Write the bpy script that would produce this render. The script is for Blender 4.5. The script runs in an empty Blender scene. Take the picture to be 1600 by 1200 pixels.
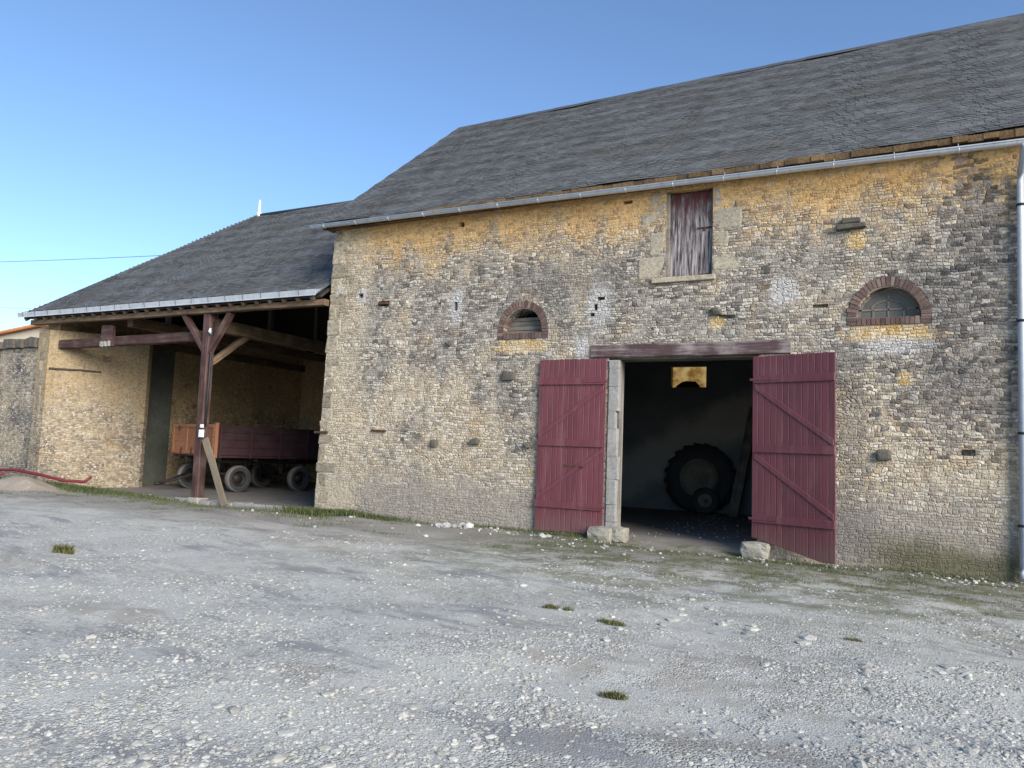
import bpy, bmesh, math, random
import numpy as np
from mathutils import Vector, Matrix

random.seed(7)
rng = np.random.default_rng(7)
SC = bpy.context.scene
COL = SC.collection
R = math.radians

# ------------------------------------------------------------------ camera
PITCH, ROLL, HEAD = 0.08895, 0.037, R(63.13)       # HEAD: the long facade's -X axis lies this far left of forward
CAM = Vector((0.0, -14.573, 1.6))
fwd_h = Vector((-math.cos(HEAD), math.sin(HEAD), 0))
rgt_h = Vector((math.sin(HEAD), math.cos(HEAD), 0))
c_f = (fwd_h * math.cos(PITCH) + Vector((0, 0, math.sin(PITCH)))).normalized()
c_u = (Vector((0, 0, math.cos(PITCH))) - fwd_h * math.sin(PITCH)).normalized()
c_r = rgt_h.copy()
cr_ = c_r * math.cos(ROLL) + c_u * math.sin(ROLL)
cu_ = c_u * math.cos(ROLL) - c_r * math.sin(ROLL)
cam_d = bpy.data.cameras.new("camera")
cam = bpy.data.objects.new("camera", cam_d)
COL.objects.link(cam)
cam.matrix_world = Matrix(((cr_.x, cu_.x, -c_f.x, CAM.x), (cr_.y, cu_.y, -c_f.y, CAM.y),
                           (cr_.z, cu_.z, -c_f.z, CAM.z), (0, 0, 0, 1)))
cam_d.sensor_width = 36
cam_d.lens = 27.0
cam_d.clip_start = 0.05
cam_d.clip_end = 3000
SC.camera = cam

# ------------------------------------------------------------------ world, sun, exposure
SUN_AZ, SUN_EL = R(119), R(23)                      # azimuth clockwise from +Y
W = bpy.data.worlds.new("World")
SC.world = W
W.use_nodes = True
nt = W.node_tree
bg = nt.nodes["Background"]
sky = nt.nodes.new("ShaderNodeTexSky")
sky.sky_type = 'NISHITA'
sky.sun_disc = False
sky.sun_elevation = SUN_EL
sky.sun_rotation = SUN_AZ
sky.altitude = 0
sky.air_density = 0.85
sky.dust_density = 0.15
sky.ozone_density = 3.5
nt.links.new(sky.outputs[0], bg.inputs[0])
bg.inputs[1].default_value = 0.110
sun_d = bpy.data.lights.new("sun", 'SUN')
sun_d.energy = 3.0
sun_d.angle = R(36)
sun_d.color = (1.0, 0.93, 0.84)
sun = bpy.data.objects.new("sun", sun_d)
COL.objects.link(sun)
SUN_LAMP_EL = SUN_EL
sd = Vector((math.sin(SUN_AZ) * math.cos(SUN_LAMP_EL), math.cos(SUN_AZ) * math.cos(SUN_LAMP_EL), math.sin(SUN_LAMP_EL)))
sun.rotation_euler = sd.to_track_quat('Z', 'Y').to_euler()
SC.view_settings.view_transform = 'Standard'
SC.view_settings.look = 'None'
SC.view_settings.gamma = 1
SC.view_settings.exposure = 1.06
SC.render.engine = 'CYCLES'
SC.cycles.max_bounces = 8
SC.cycles.use_denoising = True

# ------------------------------------------------------------------ node helper
class NT:
    def __init__(s, name):
        s.m = bpy.data.materials.new(name)
        s.m.use_nodes = True
        s.t = s.m.node_tree
        s.b = s.t.nodes["Principled BSDF"]
        s.geo = s.t.nodes.new("ShaderNodeNewGeometry")
        s._tc = None
    def n(s, typ, **kw):
        nd = s.t.nodes.new(typ)
        for k, v in kw.items():
            setattr(nd, k, v)
        return nd
    def put(s, sock, v):
        if isinstance(v, bpy.types.NodeSocket):
            s.t.links.new(v, sock)
        elif v is not None:
            if isinstance(v, (tuple, list)) and len(v) == 3 and len(sock.default_value) == 4:
                v = (*v, 1)
            sock.default_value = v
    @property
    def pos(s): return s.geo.outputs['Position']
    @property
    def obj(s):
        if s._tc is None: s._tc = s.n("ShaderNodeTexCoord")
        return s._tc.outputs['Object']
    @property
    def isl(s): return s.geo.outputs['Random Per Island']
    def math(s, op, a, b=None, c=None, clamp=False):
        nd = s.n("ShaderNodeMath", operation=op, use_clamp=clamp)
        for i, v in enumerate((a, b, c)):
            if v is not None: s.put(nd.inputs[i], v)
        return nd.outputs[0]
    def vmath(s, op, a, b=None):
        nd = s.n("ShaderNodeVectorMath", operation=op)
        s.put(nd.inputs[0], a)
        if b is not None: s.put(nd.inputs[1], b)
        return nd.outputs[0]
    def sep(s, v):
        nd = s.n("ShaderNodeSeparateXYZ"); s.put(nd.inputs[0], v); return nd.outputs
    def noise(s, vec, scale, detail=4, rough=0.55, out=0):
        nd = s.n("ShaderNodeTexNoise")
        s.put(nd.inputs['Vector'], vec)
        nd.inputs['Scale'].default_value = scale
        nd.inputs['Detail'].default_value = detail
        nd.inputs['Roughness'].default_value = rough
        return nd.outputs[out]
    def vor(s, vec, scale, feature='F1', rnd=1.0):
        nd = s.n("ShaderNodeTexVoronoi", feature=feature)
        s.put(nd.inputs['Vector'], vec)
        nd.inputs['Scale'].default_value = scale
        nd.inputs['Randomness'].default_value = rnd
        return nd
    def ramp(s, f, stops, interp='LINEAR'):
        nd = s.n("ShaderNodeValToRGB")
        nd.color_ramp.interpolation = interp
        e = nd.color_ramp.elements
        while len(e) < len(stops): e.new(0.5)
        for el, (p, c) in zip(e, stops):
            el.position = p
            el.color = (*c, 1) if isinstance(c, tuple) else (c, c, c, 1)
        s.put(nd.inputs[0], f)
        return nd.outputs[0]
    def step(s, v, lo, hi):
        nd = s.n("ShaderNodeMapRange", interpolation_type='SMOOTHSTEP')
        s.put(nd.inputs[0], v); nd.inputs[1].default_value = lo; nd.inputs[2].default_value = hi
        return nd.outputs[0]
    def mix(s, f, a, b, mode='MIX'):
        nd = s.n("ShaderNodeMix", data_type='RGBA', blend_type=mode)
        s.put(nd.inputs[0], f); s.put(nd.inputs[6], a); s.put(nd.inputs[7], b)
        return nd.outputs[2]
    def bump(s, h, strength=0.5, dist=0.02, nrm=None):
        nd = s.n("ShaderNodeBump")
        nd.inputs['Strength'].default_value = strength
        nd.inputs['Distance'].default_value = dist
        s.put(nd.inputs['Height'], h)
        if nrm is not None: s.put(nd.inputs['Normal'], nrm)
        return nd.outputs[0]
    def out(s, col, rough=0.85, nrm=None, spec=None, metal=None):
        s.put(s.b.inputs['Base Color'], col)
        s.put(s.b.inputs['Roughness'], rough)
        if nrm is not None: s.put(s.b.inputs['Normal'], nrm)
        if spec is not None: s.put(s.b.inputs['Specular IOR Level'], spec)
        if metal is not None: s.put(s.b.inputs['Metallic'], metal)
        return s.m

# ------------------------------------------------------------------ materials
CREAM, PALE, GREY, DARK, OCHRE = (.53, .42, .28), (.68, .60, .485), (.26, .235, .205), (.080, .073, .068), (.60, .36, .13)

def rubble(name, axes=(9.0, 9.0, 18.5), dark=0.5, tone=1.0, facade=False, ochre=0.38, warm=None, rows=17.0, plaster=0.0):
    k = NT(name)
    P = k.pos
    X, Y, Z = k.sep(P)
    w = k.noise(P, 2.2, 3, out=1)
    wp = k.vmath('ADD', P, k.vmath('SCALE', k.vmath('SUBTRACT', w, (.5, .5, .5)), None))
    wp.node.inputs[1].links[0].from_node.inputs['Scale'].default_value = 0.11
    wx, wy, wz = k.sep(wp)
    U0 = k.math('ADD', wx, wy)
    zn = k.noise(k.n("ShaderNodeCombineXYZ").outputs[0], 1, 0)          # placeholder input replaced below
    cz = zn.node.inputs['Vector'].links[0].from_node
    k.put(cz.inputs['X'], k.math('MULTIPLY', U0, .35)); k.put(cz.inputs['Z'], k.math('MULTIPLY', wz, 4.0))
    w2 = k.noise(P, 7, 3)
    zc = k.math('ADD', k.math('MULTIPLY', wz, rows), k.math('ADD', k.math('MULTIPLY', zn, 3.2), k.math('MULTIPLY', w2, 1.7)))
    row = k.math('FLOOR', zc); fz = k.math('FRACT', zc)
    rr = k.math('FRACT', k.math('MULTIPLY', k.math('SINE', k.math('MULTIPLY', row, 12.9898)), 437.58))
    uc = k.math('ADD', k.math('MULTIPLY', k.math('MULTIPLY', U0, rows * .50), k.math('ADD', k.math('MULTIPLY', rr, .75), .65)), k.math('MULTIPLY', row, 37.73))
    uc = k.math('ADD', uc, k.math('MULTIPLY', w2, .8))
    def v1d(feat):
        nd = k.n("ShaderNodeTexVoronoi", voronoi_dimensions='1D', feature=feat)
        k.put(nd.inputs['W'], uc); nd.inputs['Scale'].default_value = 1.0
        return nd
    va = v1d('F1'); vea = v1d('DISTANCE_TO_EDGE')
    edge_c = k.math('MINIMUM', k.math('MULTIPLY', vea.outputs['Distance'], 1.9), k.math('MINIMUM', fz, k.math('SUBTRACT', 1.0, fz)))
    edge_c = k.math('MULTIPLY', edge_c, .8)
    Pv = k.vmath('MULTIPLY', wp, axes)
    v1 = k.vor(Pv, 1.0, 'F1', 0.9)
    ve = k.vor(Pv, 1.0, 'DISTANCE_TO_EDGE', 0.9)
    big = k.step(k.noise(P, 0.8, 3), .58, .63)               # pockets laid without courses
    rnd = k.mix(big, va.outputs['Color'], v1.outputs['Color'])
    edge = k.mix(big, edge_c, ve.outputs['Distance'])
    r1, r2, r3 = k.sep(rnd)
    fine = k.noise(P, 38, 5, .65)
    med = k.noise(P, 5, 4, .6)
    lrg = k.noise(k.vmath('MULTIPLY', P, (1, 1, .8)), 0.75, 5, .62)
    if facade:
        lrg = k.math('ADD', lrg, k.math('SUBTRACT', k.math('MULTIPLY', k.step(Z, 2.2, 4.2), .17), .085))
    wet = k.step(lrg, .42, .58)                               # weathered (lichen-grey) or clean
    stone_c = k.ramp(r1, [(0, GREY), (.22, (.40, .345, .26)), (.5, CREAM), (.8, PALE), (1, (.66, .60, .50))])
    stone_w = k.ramp(r1, [(0, DARK), (.30, GREY), (.55, (.345, .31, .265)), (.8, (.48, .43, .35)), (1, (.60, .55, .47))])
    col = k.mix(k.math('MULTIPLY', wet, min(1, dark * 1.5)), stone_c, stone_w)
    om = k.math('MULTIPLY', k.step(k.noise(P, 1.5, 4, .6), .52, .68), ochre)
    col = k.mix(om, col, k.mix(.75, col, OCHRE))
    mort_c = k.mix(k.math('MULTIPLY', wet, .9), (.44, .37, .275), (.120, .108, .097))
    jm = k.step(k.math('ADD', edge, k.math('MULTIPLY', k.math('SUBTRACT', med, .5), .12)), .025, .11)
    smear = k.step(k.math('ADD', k.math('MULTIPLY', k.noise(P, 1.9, 5, .65), .6), k.math('MULTIPLY', k.noise(P, 11, 4, .7), .4)), .43, .58)
    lowz = k.step(k.math('ADD', Z, k.math('MULTIPLY', med, .9)), 1.9, .9)
    if facade:
        jm = k.math('MAXIMUM', jm, k.math('MULTIPLY', lowz, .35))
    sm_c = k.mix(med, (.38, .315, .225), (.57, .485, .36))
    sm_c = k.mix(k.math('MULTIPLY', wet, .75), sm_c, k.mix(fine, (.19, .175, .155), (.34, .315, .28)))
    jm = k.math('MAXIMUM', jm, k.math('MULTIPLY', smear, .55))
    mort_c = k.mix(k.math('MULTIPLY', smear, .9), mort_c, sm_c)
    col = k.mix(jm, mort_c, col)
    col = k.mix(k.math('MULTIPLY', smear, .5), col, sm_c)
    if plaster:
        pm = k.step(k.math('ADD', k.math('ADD', k.math('MULTIPLY', Z, .28), k.math('MULTIPLY', lrg, 1.2)), k.math('MULTIPLY', med, .5)), 1.45, 1.75)
        col = k.mix(k.math('MULTIPLY', pm, plaster), col, k.mix(med, (.36, .27, .16), (.52, .40, .24)))
    if warm:
        col = k.mix(.6, col, k.mix(1, col, warm, 'MULTIPLY'))
    if facade:
        nx = k.noise(k.vmath('MULTIPLY', P, (1, 1, .5)), 1.3, 5, .65)
        jit = k.math('ADD', k.math('SUBTRACT', r2, .5), k.math('MULTIPLY', k.math('SUBTRACT', k.noise(P, 12, 4, .7), .5), 1.4))
        # ochre band kept dry below the eave
        zz = k.math('ADD', Z, k.math('ADD', k.math('MULTIPLY', k.math('SUBTRACT', nx, .5), 2.4), k.math('MULTIPLY', jit, .55)))
        band = k.math('MULTIPLY', k.step(zz, 5.55, 6.75), k.step(k.noise(P, 3.2, 4, .7), .18, .55))
        sp0 = k.noise(P, 9, 6, .75)
        oc = k.ramp(k.math('ADD', k.math('MULTIPLY', r2, .6), k.math('MULTIPLY', med, .5)),
                    [(0, (.44, .245, .085)), (.35, (.62, .355, .125)), (.7, (.71, .475, .215)), (1, (.70, .575, .39))])
        col = k.mix(k.math('MULTIPLY', band, .93), col, oc)
        # near the top it is a flush, rubbed ochre render
        top = k.math('MULTIPLY', k.step(zz, 6.25, 6.75), k.step(k.noise(P, 4.0, 5, .7), .34, .52))
        col = k.mix(k.math('MULTIPLY', top, .72), col, k.mix(sp0, (.53, .275, .085), (.76, .485, .215)))
        # dirty render at the foot
        foot = k.step(k.math('ADD', Z, k.math('ADD', k.math('MULTIPLY', k.math('SUBTRACT', nx, .5), 1.9), k.math('MULTIPLY', jit, .35))), 1.5, .6)
        col = k.mix(k.math('MULTIPLY', foot, .8), col, k.mix(sp0, (.15, .137, .125), (.41, .37, .315)))
        def blob(x, z, rx, rz, amp=.55, soft=.35, ns=2.5):
            dx = k.math('DIVIDE', k.math('SUBTRACT', X, x), rx)
            dz = k.math('DIVIDE', k.math('SUBTRACT', Z, z), rz)
            d = k.math('SQRT', k.math('ADD', k.math('MULTIPLY', dx, dx), k.math('MULTIPLY', dz, dz)))
            d = k.math('ADD', d, k.math('MULTIPLY', k.math('SUBTRACT', k.noise(P, ns, 5, .65), .5), amp * 2.4))
            d = k.math('ADD', d, k.math('MULTIPLY', jit, amp * 1.1))
            return k.step(d, 1 + soft, 1 - soft)
        def paint(col, m, c, s):
            return k.mix(k.math('MULTIPLY', m, s), col, c)
        # warm mortared corner strip, upper left and along the left edge
        strip = k.step(k.math('ADD', X, k.math('MULTIPLY', k.math('SUBTRACT', nx, .5), 1.0)), -11.0, -11.6)
        col = paint(col, strip, k.mix(r1, (.44, .36, .25), (.62, .53, .38)), .62)
        # black weathering down the right hand end
        dk = k.math('MAXIMUM', blob(1.15, 5.5, .42, 1.3, .8), blob(.75, 4.3, .75, .9, .8))
        dk = k.math('MAXIMUM', dk, blob(.9, 2.9, 1.1, .8, .9))
        col = k.mix(k.math('MULTIPLY', dk, .74), col, k.mix(r1, (.05, .047, .048), (.25, .23, .215)))
        dk2 = k.math('MAXIMUM', blob(-.75, 2.4, .3, 1.3, .7), k.math('MAXIMUM', blob(-.8, .5, .45, .6), blob(-6.2, 5.2, 1.2, .5, 1.0)))
        col = k.mix(k.math('MULTIPLY', dk2, .45), col, (.14, .13, .13))
        # green-black damp at the foot on the right
        ms = k.math('MULTIPLY', k.step(k.math('ADD', Z, k.math('MULTIPLY', k.math('SUBTRACT', nx, .5), .8)), .62, .12), k.step(X, -.9, .1))
        col = paint(col, ms, k.mix(med, (.05, .052, .028), (.16, .145, .075)), .85)
        # ochre wash under sills and the ledge
        for (x, z, rx, rz) in ((-7.2, 3.86, .62, .16), (-.15, 3.88, .68, .17), (-.66, 5.58, .17, .17), (-3.1, 4.2, .15, .14), (.1, 3.1, .12, .12)):
            col = paint(col, blob(x, z, rx, rz, .35), k.mix(r2, (.55, .35, .12), (.66, .55, .38)), .9)
        # pale lime patches
        for (x, z, rx, rz) in ((-1.87, 4.72, .24, .26), (-5.45, 4.62, .26, .42), (-8.85, 4.8, .16, .42), (-.1, 3.66, .5, .16), (-11.5, 5.2, .16, .17), (-12.2, 1.05, .08, .2),
                               (-12.2, 5.3, .12, .22), (-5.8, 3.8, .16, .24)):
            col = paint(col, blob(x, z, rx, rz, .45), k.mix(fine, (.44, .43, .42), (.64, .62, .59)), .72)
    col = k.mix(1, col, k.ramp(fine, [(.25, .72), (.75, 1.14)]), 'MULTIPLY')
    sp = k.noise(P, 14, 6, .75)
    col = k.mix(1, col, k.ramp(sp, [(.34, .62), (.5, 1.0), (.68, 1.26)]), 'MULTIPLY')
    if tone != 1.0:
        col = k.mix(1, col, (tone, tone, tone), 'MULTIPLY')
    h = k.math('ADD', k.math('MULTIPLY', k.step(edge, .0, .22), 1.0), k.math('MULTIPLY', fine, .35))
    h = k.math('ADD', h, k.math('MULTIPLY', r3, .5))
    h = k.math('MULTIPLY', h, k.math('SUBTRACT', 1.0, k.math('MULTIPLY', smear, .6)))
    if facade: h = k.math('MULTIPLY', h, k.math('SUBTRACT', 1.0, k.math('MAXIMUM', k.math('MULTIPLY', foot, .55), k.math('MULTIPLY', top, .7))))
    if plaster: h = k.math('MULTIPLY', h, k.math('SUBTRACT', 1.0, k.math('MULTIPLY', pm, .75)))
    return k.out(col, .93, k.bump(h, .75, .03), .2)

def stone_block(name, c0, c1, bumpd=.012, isl=True, speck=0.0):
    k = NT(name)
    f = k.noise(k.pos, 22, 6, .65); m = k.noise(k.pos, 3.5, 4, .6)
    col = k.mix(m, c0, c1)
    if speck:
        q = k.noise(k.vmath('MULTIPLY', k.pos, (1, 1, 1.6)), 10, 5, .75)
        col = k.mix(speck, col, k.mix(1, col, k.ramp(q, [(.35, (.38, .36, .34)), (.5, 1.0), (.68, (1.3, 1.2, 1.05))]), 'MULTIPLY'))
    if isl: col = k.mix(1, col, k.ramp(k.isl, [(0, .62), (1, 1.15)]), 'MULTIPLY')
    col = k.mix(1, col, k.ramp(f, [(.3, .65), (.7, 1.12)]), 'MULTIPLY')
    return k.out(col, .9, k.bump(f, .6, bumpd), .2)

def wood(name, c0, c1, wear=None, wear_amt=.3, scale=1.0, rough=.75, isl=.25):
    """grain runs along the object's own X"""
    k = NT(name)
    v = k.vmath('MULTIPLY', k.obj, (1.2 * scale, 22 * scale, 22 * scale))
    g = k.noise(v, 1.0, 6, .65)
    m = k.noise(k.pos, 2.3, 4, .6)
    col = k.mix(g, c0, c1)
    col = k.mix(1, col, k.ramp(k.isl, [(0, 1 - isl), (1, 1 + isl)]), 'MULTIPLY')
    if wear:
        wm = k.math('MULTIPLY', k.step(k.math('ADD', k.math('MULTIPLY', g, .65), k.math('MULTIPLY', m, .5)), .5, .72), wear_amt)
        col = k.mix(wm, col, wear)
    col = k.mix(1, col, k.ramp(m, [(.25, .75), (.75, 1.15)]), 'MULTIPLY')
    return k.out(col, rough, k.bump(g, .5, .006), .3)

def plain(name, c, rough=.6, metal=0.0, var=.18, spec=.4, bumps=0.0):
    k = NT(name)
    m = k.noise(k.pos, 6, 5, .65)
    col = k.mix(1, c, k.ramp(m, [(.25, 1 - var), (.75, 1 + var)]), 'MULTIPLY')
    return k.out(col, rough, k.bump(m, bumps, .01) if bumps else None, spec, metal)

def slate_mat():
    k = NT("slate")
    P = k.pos
    m = k.noise(P, .55, 5, .65); f = k.noise(P, 26, 4, .6); m2 = k.noise(k.vmath('MULTIPLY', P, (1, 1, 1)), 1.7, 5, .7)
    col = k.ramp(k.isl, [(0, (.062, .062, .060)), (.3, (.088, .089, .086)), (.7, (.108, .110, .106)), (1, (.138, .140, .136))])
    col = k.mix(k.math('MULTIPLY', k.step(m2, .42, .66), .45), col, (.165, .172, .175))
    col = k.mix(k.math('MULTIPLY', k.step(m, .48, .66), .55), col, (.088, .078, .062))
    X, Y, Z = k.sep(P)
    col = k.mix(1, col, k.ramp(f, [(.3, .8), (.7, 1.15)]), 'MULTIPLY')
    return k.out(col, .72, k.bump(f, .35, .006), .35)

def door_paint():
    k = NT("oxblood_door_paint")
    v = k.vmath('MULTIPLY', k.obj, (16, 16, 1.1))
    g = k.noise(v, 1.0, 5, .65); m = k.noise(k.obj, 1.6, 5, .65); sp = k.noise(k.vmath('MULTIPLY', k.obj, (9, 9, 2.2)), 1.5, 5, .7)
    col = k.mix(m, (.106, .028, .037), (.150, .045, .054))
    col = k.mix(1, col, k.ramp(k.isl, [(0, .86), (1, 1.12)]), 'MULTIPLY')
    col = k.mix(1, col, k.ramp(g, [(.3, .86), (.7, 1.1)]), 'MULTIPLY')
    col = k.mix(k.math('MULTIPLY', k.step(sp, .70, .80), .5), col, (.33, .17, .14))
    X, Y, Z = k.sep(k.obj)
    fade = k.step(k.noise(k.vmath('MULTIPLY', k.obj, (5, 5, .7)), 1.2, 5, .65), .48, .70)
    col = k.mix(k.math('MULTIPLY', fade, .5), col, (.19, .088, .09))
    flk = k.noise(k.vmath('MULTIPLY', k.obj, (30, 30, 5)), 1.0, 5, .7)
    col = k.mix(k.math('MULTIPLY', k.math('MULTIPLY', k.step(flk, .62, .68), k.step(k.math('ADD', Z, k.math('MULTIPLY', m, 1.6)), 1.9, .9)), .75), col, (.20, .165, .14))
    drip = k.step(k.noise(k.vmath('MULTIPLY', k.obj, (22, 22, .5)), 1.0, 3, .6), .60, .75)
    col = k.mix(k.math('MULTIPLY', drip, .35), col, (.065, .022, .028))
    dirt = k.math('MULTIPLY', k.step(k.math('ADD', Z, k.math('MULTIPLY', m, .8)), .95, .35), .55)
    col = k.mix(dirt, col, (.16, .10, .085))
    return k.out(col, k.ramp(m, [(.2, .42), (.8, .62)]), k.bump(g, .25, .004), .35)

def flaked_door():
    k = NT("flaked_hay_door_paint")
    v = k.vmath('MULTIPLY', k.obj, (26, 26, 1.6))
    g = k.noise(v, 1.0, 6, .7); m = k.noise(k.vmath('MULTIPLY', k.obj, (6, 6, 1.2)), 1.3, 5, .7)
    X, Y, Z = k.sep(k.obj)
    keep = k.step(k.math('ADD', k.math('ADD', k.math('MULTIPLY', m, 1.2), k.math('MULTIPLY', g, .7)), k.math('MULTIPLY', Z, .30)), 1.22, 1.50)
    grey = k.mix(k.step(g, .36, .66), (.03, .022, .024), (.42, .38, .375))
    red = k.mix(m, (.06, .02, .022), (.12, .042, .043))
    col = k.mix(keep, grey, red)
    return k.out(col, .8, k.bump(g, .7, .008), .2)

def zinc():
    k = NT("weathered_zinc")
    m = k.noise(k.pos, 3, 5, .65); st = k.noise(k.vmath('MULTIPLY', k.pos, (9, 9, 1)), 1.2, 4, .6)
    col = k.mix(m, (.50, .51, .53), (.76, .77, .78))
    col = k.mix(k.math('MULTIPLY', k.step(st, .5, .75), .35), col, (.25, .26, .28))
    return k.out(col, k.ramp(m, [(.2, .35), (.8, .6)]), None, .5, .55)

def brick_mat():
    k = NT("red_brick")
    f = k.noise(k.pos, 40, 5, .65); m = k.noise(k.pos, 6, 4, .6)
    col = k.ramp(k.isl, [(0, (.075, .055, .05)), (.35, (.125, .08, .07)), (.7, (.165, .10, .083)), (1, (.23, .17, .135))])
    col = k.mix(k.math('MULTIPLY', k.step(m, .5, .72), .5), col, (.17, .14, .12))
    col = k.mix(1, col, k.ramp(f, [(.3, .7), (.7, 1.15)]), 'MULTIPLY')
    return k.out(col, .9, k.bump(f, .6, .008), .2)

def ground_mat():
    k = NT("gravel_yard")
    P = k.pos
    X, Y, Z = k.sep(P)
    Pf = k.vmath('MULTIPLY', P, (1, 1, 0))
    v1 = k.vor(Pf, 34, 'F1'); e1 = k.vor(Pf, 34, 'DISTANCE_TO_EDGE')
    v2 = k.vor(Pf, 90, 'F1')
    r1 = k.sep(v1.outputs['Color'])[0]; r2 = k.sep(v2.outputs['Color'])[0]
    lrg = k.noise(k.vmath('MULTIPLY', Pf, (.55, 1.2, 1)), .55, 5, .62)
    med = k.noise(Pf, 2.6, 5, .65)
    fine = k.noise(Pf, 60, 5, .7)
    peb = k.ramp(r1, [(0, (.30, .292, .257)), (.4, (.46, .45, .402)), (.8, (.57, .56, .505)), (1, (.64, .63, .57))])
    grit = k.ramp(r2, [(0, (.39, .382, .336)), (.5, (.515, .507, .45)), (1, (.60, .59, .53))])
    loose = k.step(k.noise(Pf, .8, 5, .65), .42, .56)
    col = k.mix(k.math('MULTIPLY', loose, .85), grit, peb)
    # worn smooth lenses, drawn out along the wheel tracks
    rot = k.n("ShaderNodeVectorRotate", rotation_type='Z_AXIS'); k.put(rot.inputs['Vector'], Pf); rot.inputs['Angle'].default_value = R(14)
    lp = k.noise(k.vmath('MULTIPLY', rot.outputs[0], (.42, 1.5, 1)), .85, 6, .68)
    worn = k.step(lp, .54, .62)
    loose = k.math('MULTIPLY', loose, k.math('SUBTRACT', 1.0, k.math('MULTIPLY', worn, .85)))
    col = k.mix(k.math('MULTIPLY', worn, .78), col, k.mix(med, (.19, .185, .185), (.34, .335, .33)))
    earth = k.step(k.math('ADD', k.math('MULTIPLY', lrg, .6), k.math('MULTIPLY', k.noise(Pf, 3.1, 5, .7), .4)), .51, .62)
    col = k.mix(k.math('MULTIPLY', earth, .55), col, k.mix(med, (.25, .215, .165), (.38, .34, .28)))
    # earthy, damp strip along the foot of the buildings
    d = k.math('ADD', Y, k.math('MULTIPLY', k.math('SUBTRACT', med, .5), 2.0))
    d = k.math('ADD', d, k.math('MULTIPLY', k.math('SUBTRACT', lrg, .5), 3.0))
    strip = k.step(d, -4.6, -1.4)
    col = k.mix(k.math('MULTIPLY', strip, .72), col, k.mix(med, (.15, .132, .112), (.31, .28, .245)))
    # moss and creeping green film, mainly before the doors and to the right
    gm = k.math('MULTIPLY', k.step(k.math('ADD', k.math('MULTIPLY', k.noise(Pf, 1.3, 5, .7), .7), k.math('MULTIPLY', k.noise(Pf, 9, 4, .7), .3)), .44, .56), k.step(d, -8.5, -2.6))
    gx = k.step(X, -9.5, -4.5)
    col = k.mix(k.math('MULTIPLY', k.math('MULTIPLY', gm, gx), .8), col, k.mix(fine, (.07, .085, .035), (.19, .19, .09)))
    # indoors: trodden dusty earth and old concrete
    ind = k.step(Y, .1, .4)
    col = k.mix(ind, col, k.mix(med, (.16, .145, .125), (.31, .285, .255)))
    col = k.mix(1, col, k.ramp(fine, [(.3, .78), (.7, 1.12)]), 'MULTIPLY')
    h = k.math('ADD', k.math('MULTIPLY', k.step(e1.outputs['Distance'], 0, .3), loose), k.math('MULTIPLY', v2.outputs['Distance'], .5))
    h = k.math('ADD', h, k.math('MULTIPLY', fine, .6))
    return k.out(col, .95, k.bump(h, .7, .012), .15)

def pebble_mat():
    k = NT("limestone_gravel")
    f = k.noise(k.pos, 50, 4, .6)
    col = k.ramp(k.isl, [(0, (.29, .282, .248)), (.35, (.40, .392, .35)), (.93, (.475, .467, .42)), (1, (.56, .55, .50))])
    col = k.mix(1, col, k.ramp(f, [(.3, .8), (.7, 1.1)]), 'MULTIPLY')
    return k.out(col, .92, None, .2)

def grass_mat(name, a, b, c):
    k = NT(name)
    m = k.noise(k.pos, 1.6, 4, .6)
    col = k.ramp(k.math('ADD', k.math('MULTIPLY', k.isl, .7), k.math('MULTIPLY', m, .4)), [(.1, a), (.55, b), (1, c)])
    return k.out(col, .7, None, .25)

M = {}
M['facade'] = rubble("rubble_facade", facade=True, dark=.62)
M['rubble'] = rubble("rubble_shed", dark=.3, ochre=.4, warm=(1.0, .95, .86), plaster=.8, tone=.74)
M['rubble_deep'] = rubble("rubble_shed_inner", dark=.5, ochre=.6, tone=1.0, plaster=.6, warm=(1.0, .78, .50))
M['rubble_grey'] = rubble("rubble_garden", dark=.85, ochre=.1, tone=.78)
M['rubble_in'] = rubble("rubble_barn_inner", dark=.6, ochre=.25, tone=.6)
M['ashlar'] = stone_block("ashlar_limestone", (.33, .29, .225), (.52, .455, .345), .02, True, .55)
M['quoin'] = stone_block("quoin_limestone", (.27, .235, .18), (.50, .43, .32), .03, True, .9)
M['cement'] = stone_block("cement_jamb", (.20, .19, .175), (.42, .41, .385), .012, False)
M['darkstone'] = stone_block("lichen_black_stone", (.07, .065, .055), (.17, .155, .125))
M['cornice'] = stone_block("ochre_cornice", (.06, .048, .034), (.30, .185, .085), .05)
M['blockstone'] = stone_block("doorstep_stone", (.27, .25, .20), (.50, .47, .40), .02)
def dark_lime():
    k = NT("dark_limewashed_wall")
    P = k.pos; X, Y, Z = k.sep(P)
    m = k.noise(P, 1.1, 5, .65); f = k.noise(P, 18, 4, .6)
    col = k.mix(m, (.16, .17, .19), (.30, .31, .32))
    d = k.math('ADD', k.math('SUBTRACT', k.math('MULTIPLY', X, .55), Z), k.math('MULTIPLY', k.math('SUBTRACT', m, .5), 1.2))
    painted_shaft = k.math('MULTIPLY', k.step(d, -6.3, -5.6), k.step(d, -4.2, -4.9))  # diagonal shaft of light painted into the wall colour
    col = k.mix(k.math('MULTIPLY', painted_shaft, .75), col, (.58, .53, .47))
    return k.out(col, .95, k.bump(k.math('ADD', m, k.math('MULTIPLY', f, .3)), .5, .03), .15)
M['dark_lime'] = dark_lime()
M['slate'] = slate_mat()
M['slate_under'] = plain("roof_boarding", (.035, .03, .026), .9)
M['slate_cap'] = plain("slate_ridge", (.07, .072, .078), .7)
M['door'] = door_paint()
M['hay'] = flaked_door()
M['lintel'] = wood("lintel_faded_red", (.06, .036, .036), (.14, .085, .083), (.27, .235, .225), .85)
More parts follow.
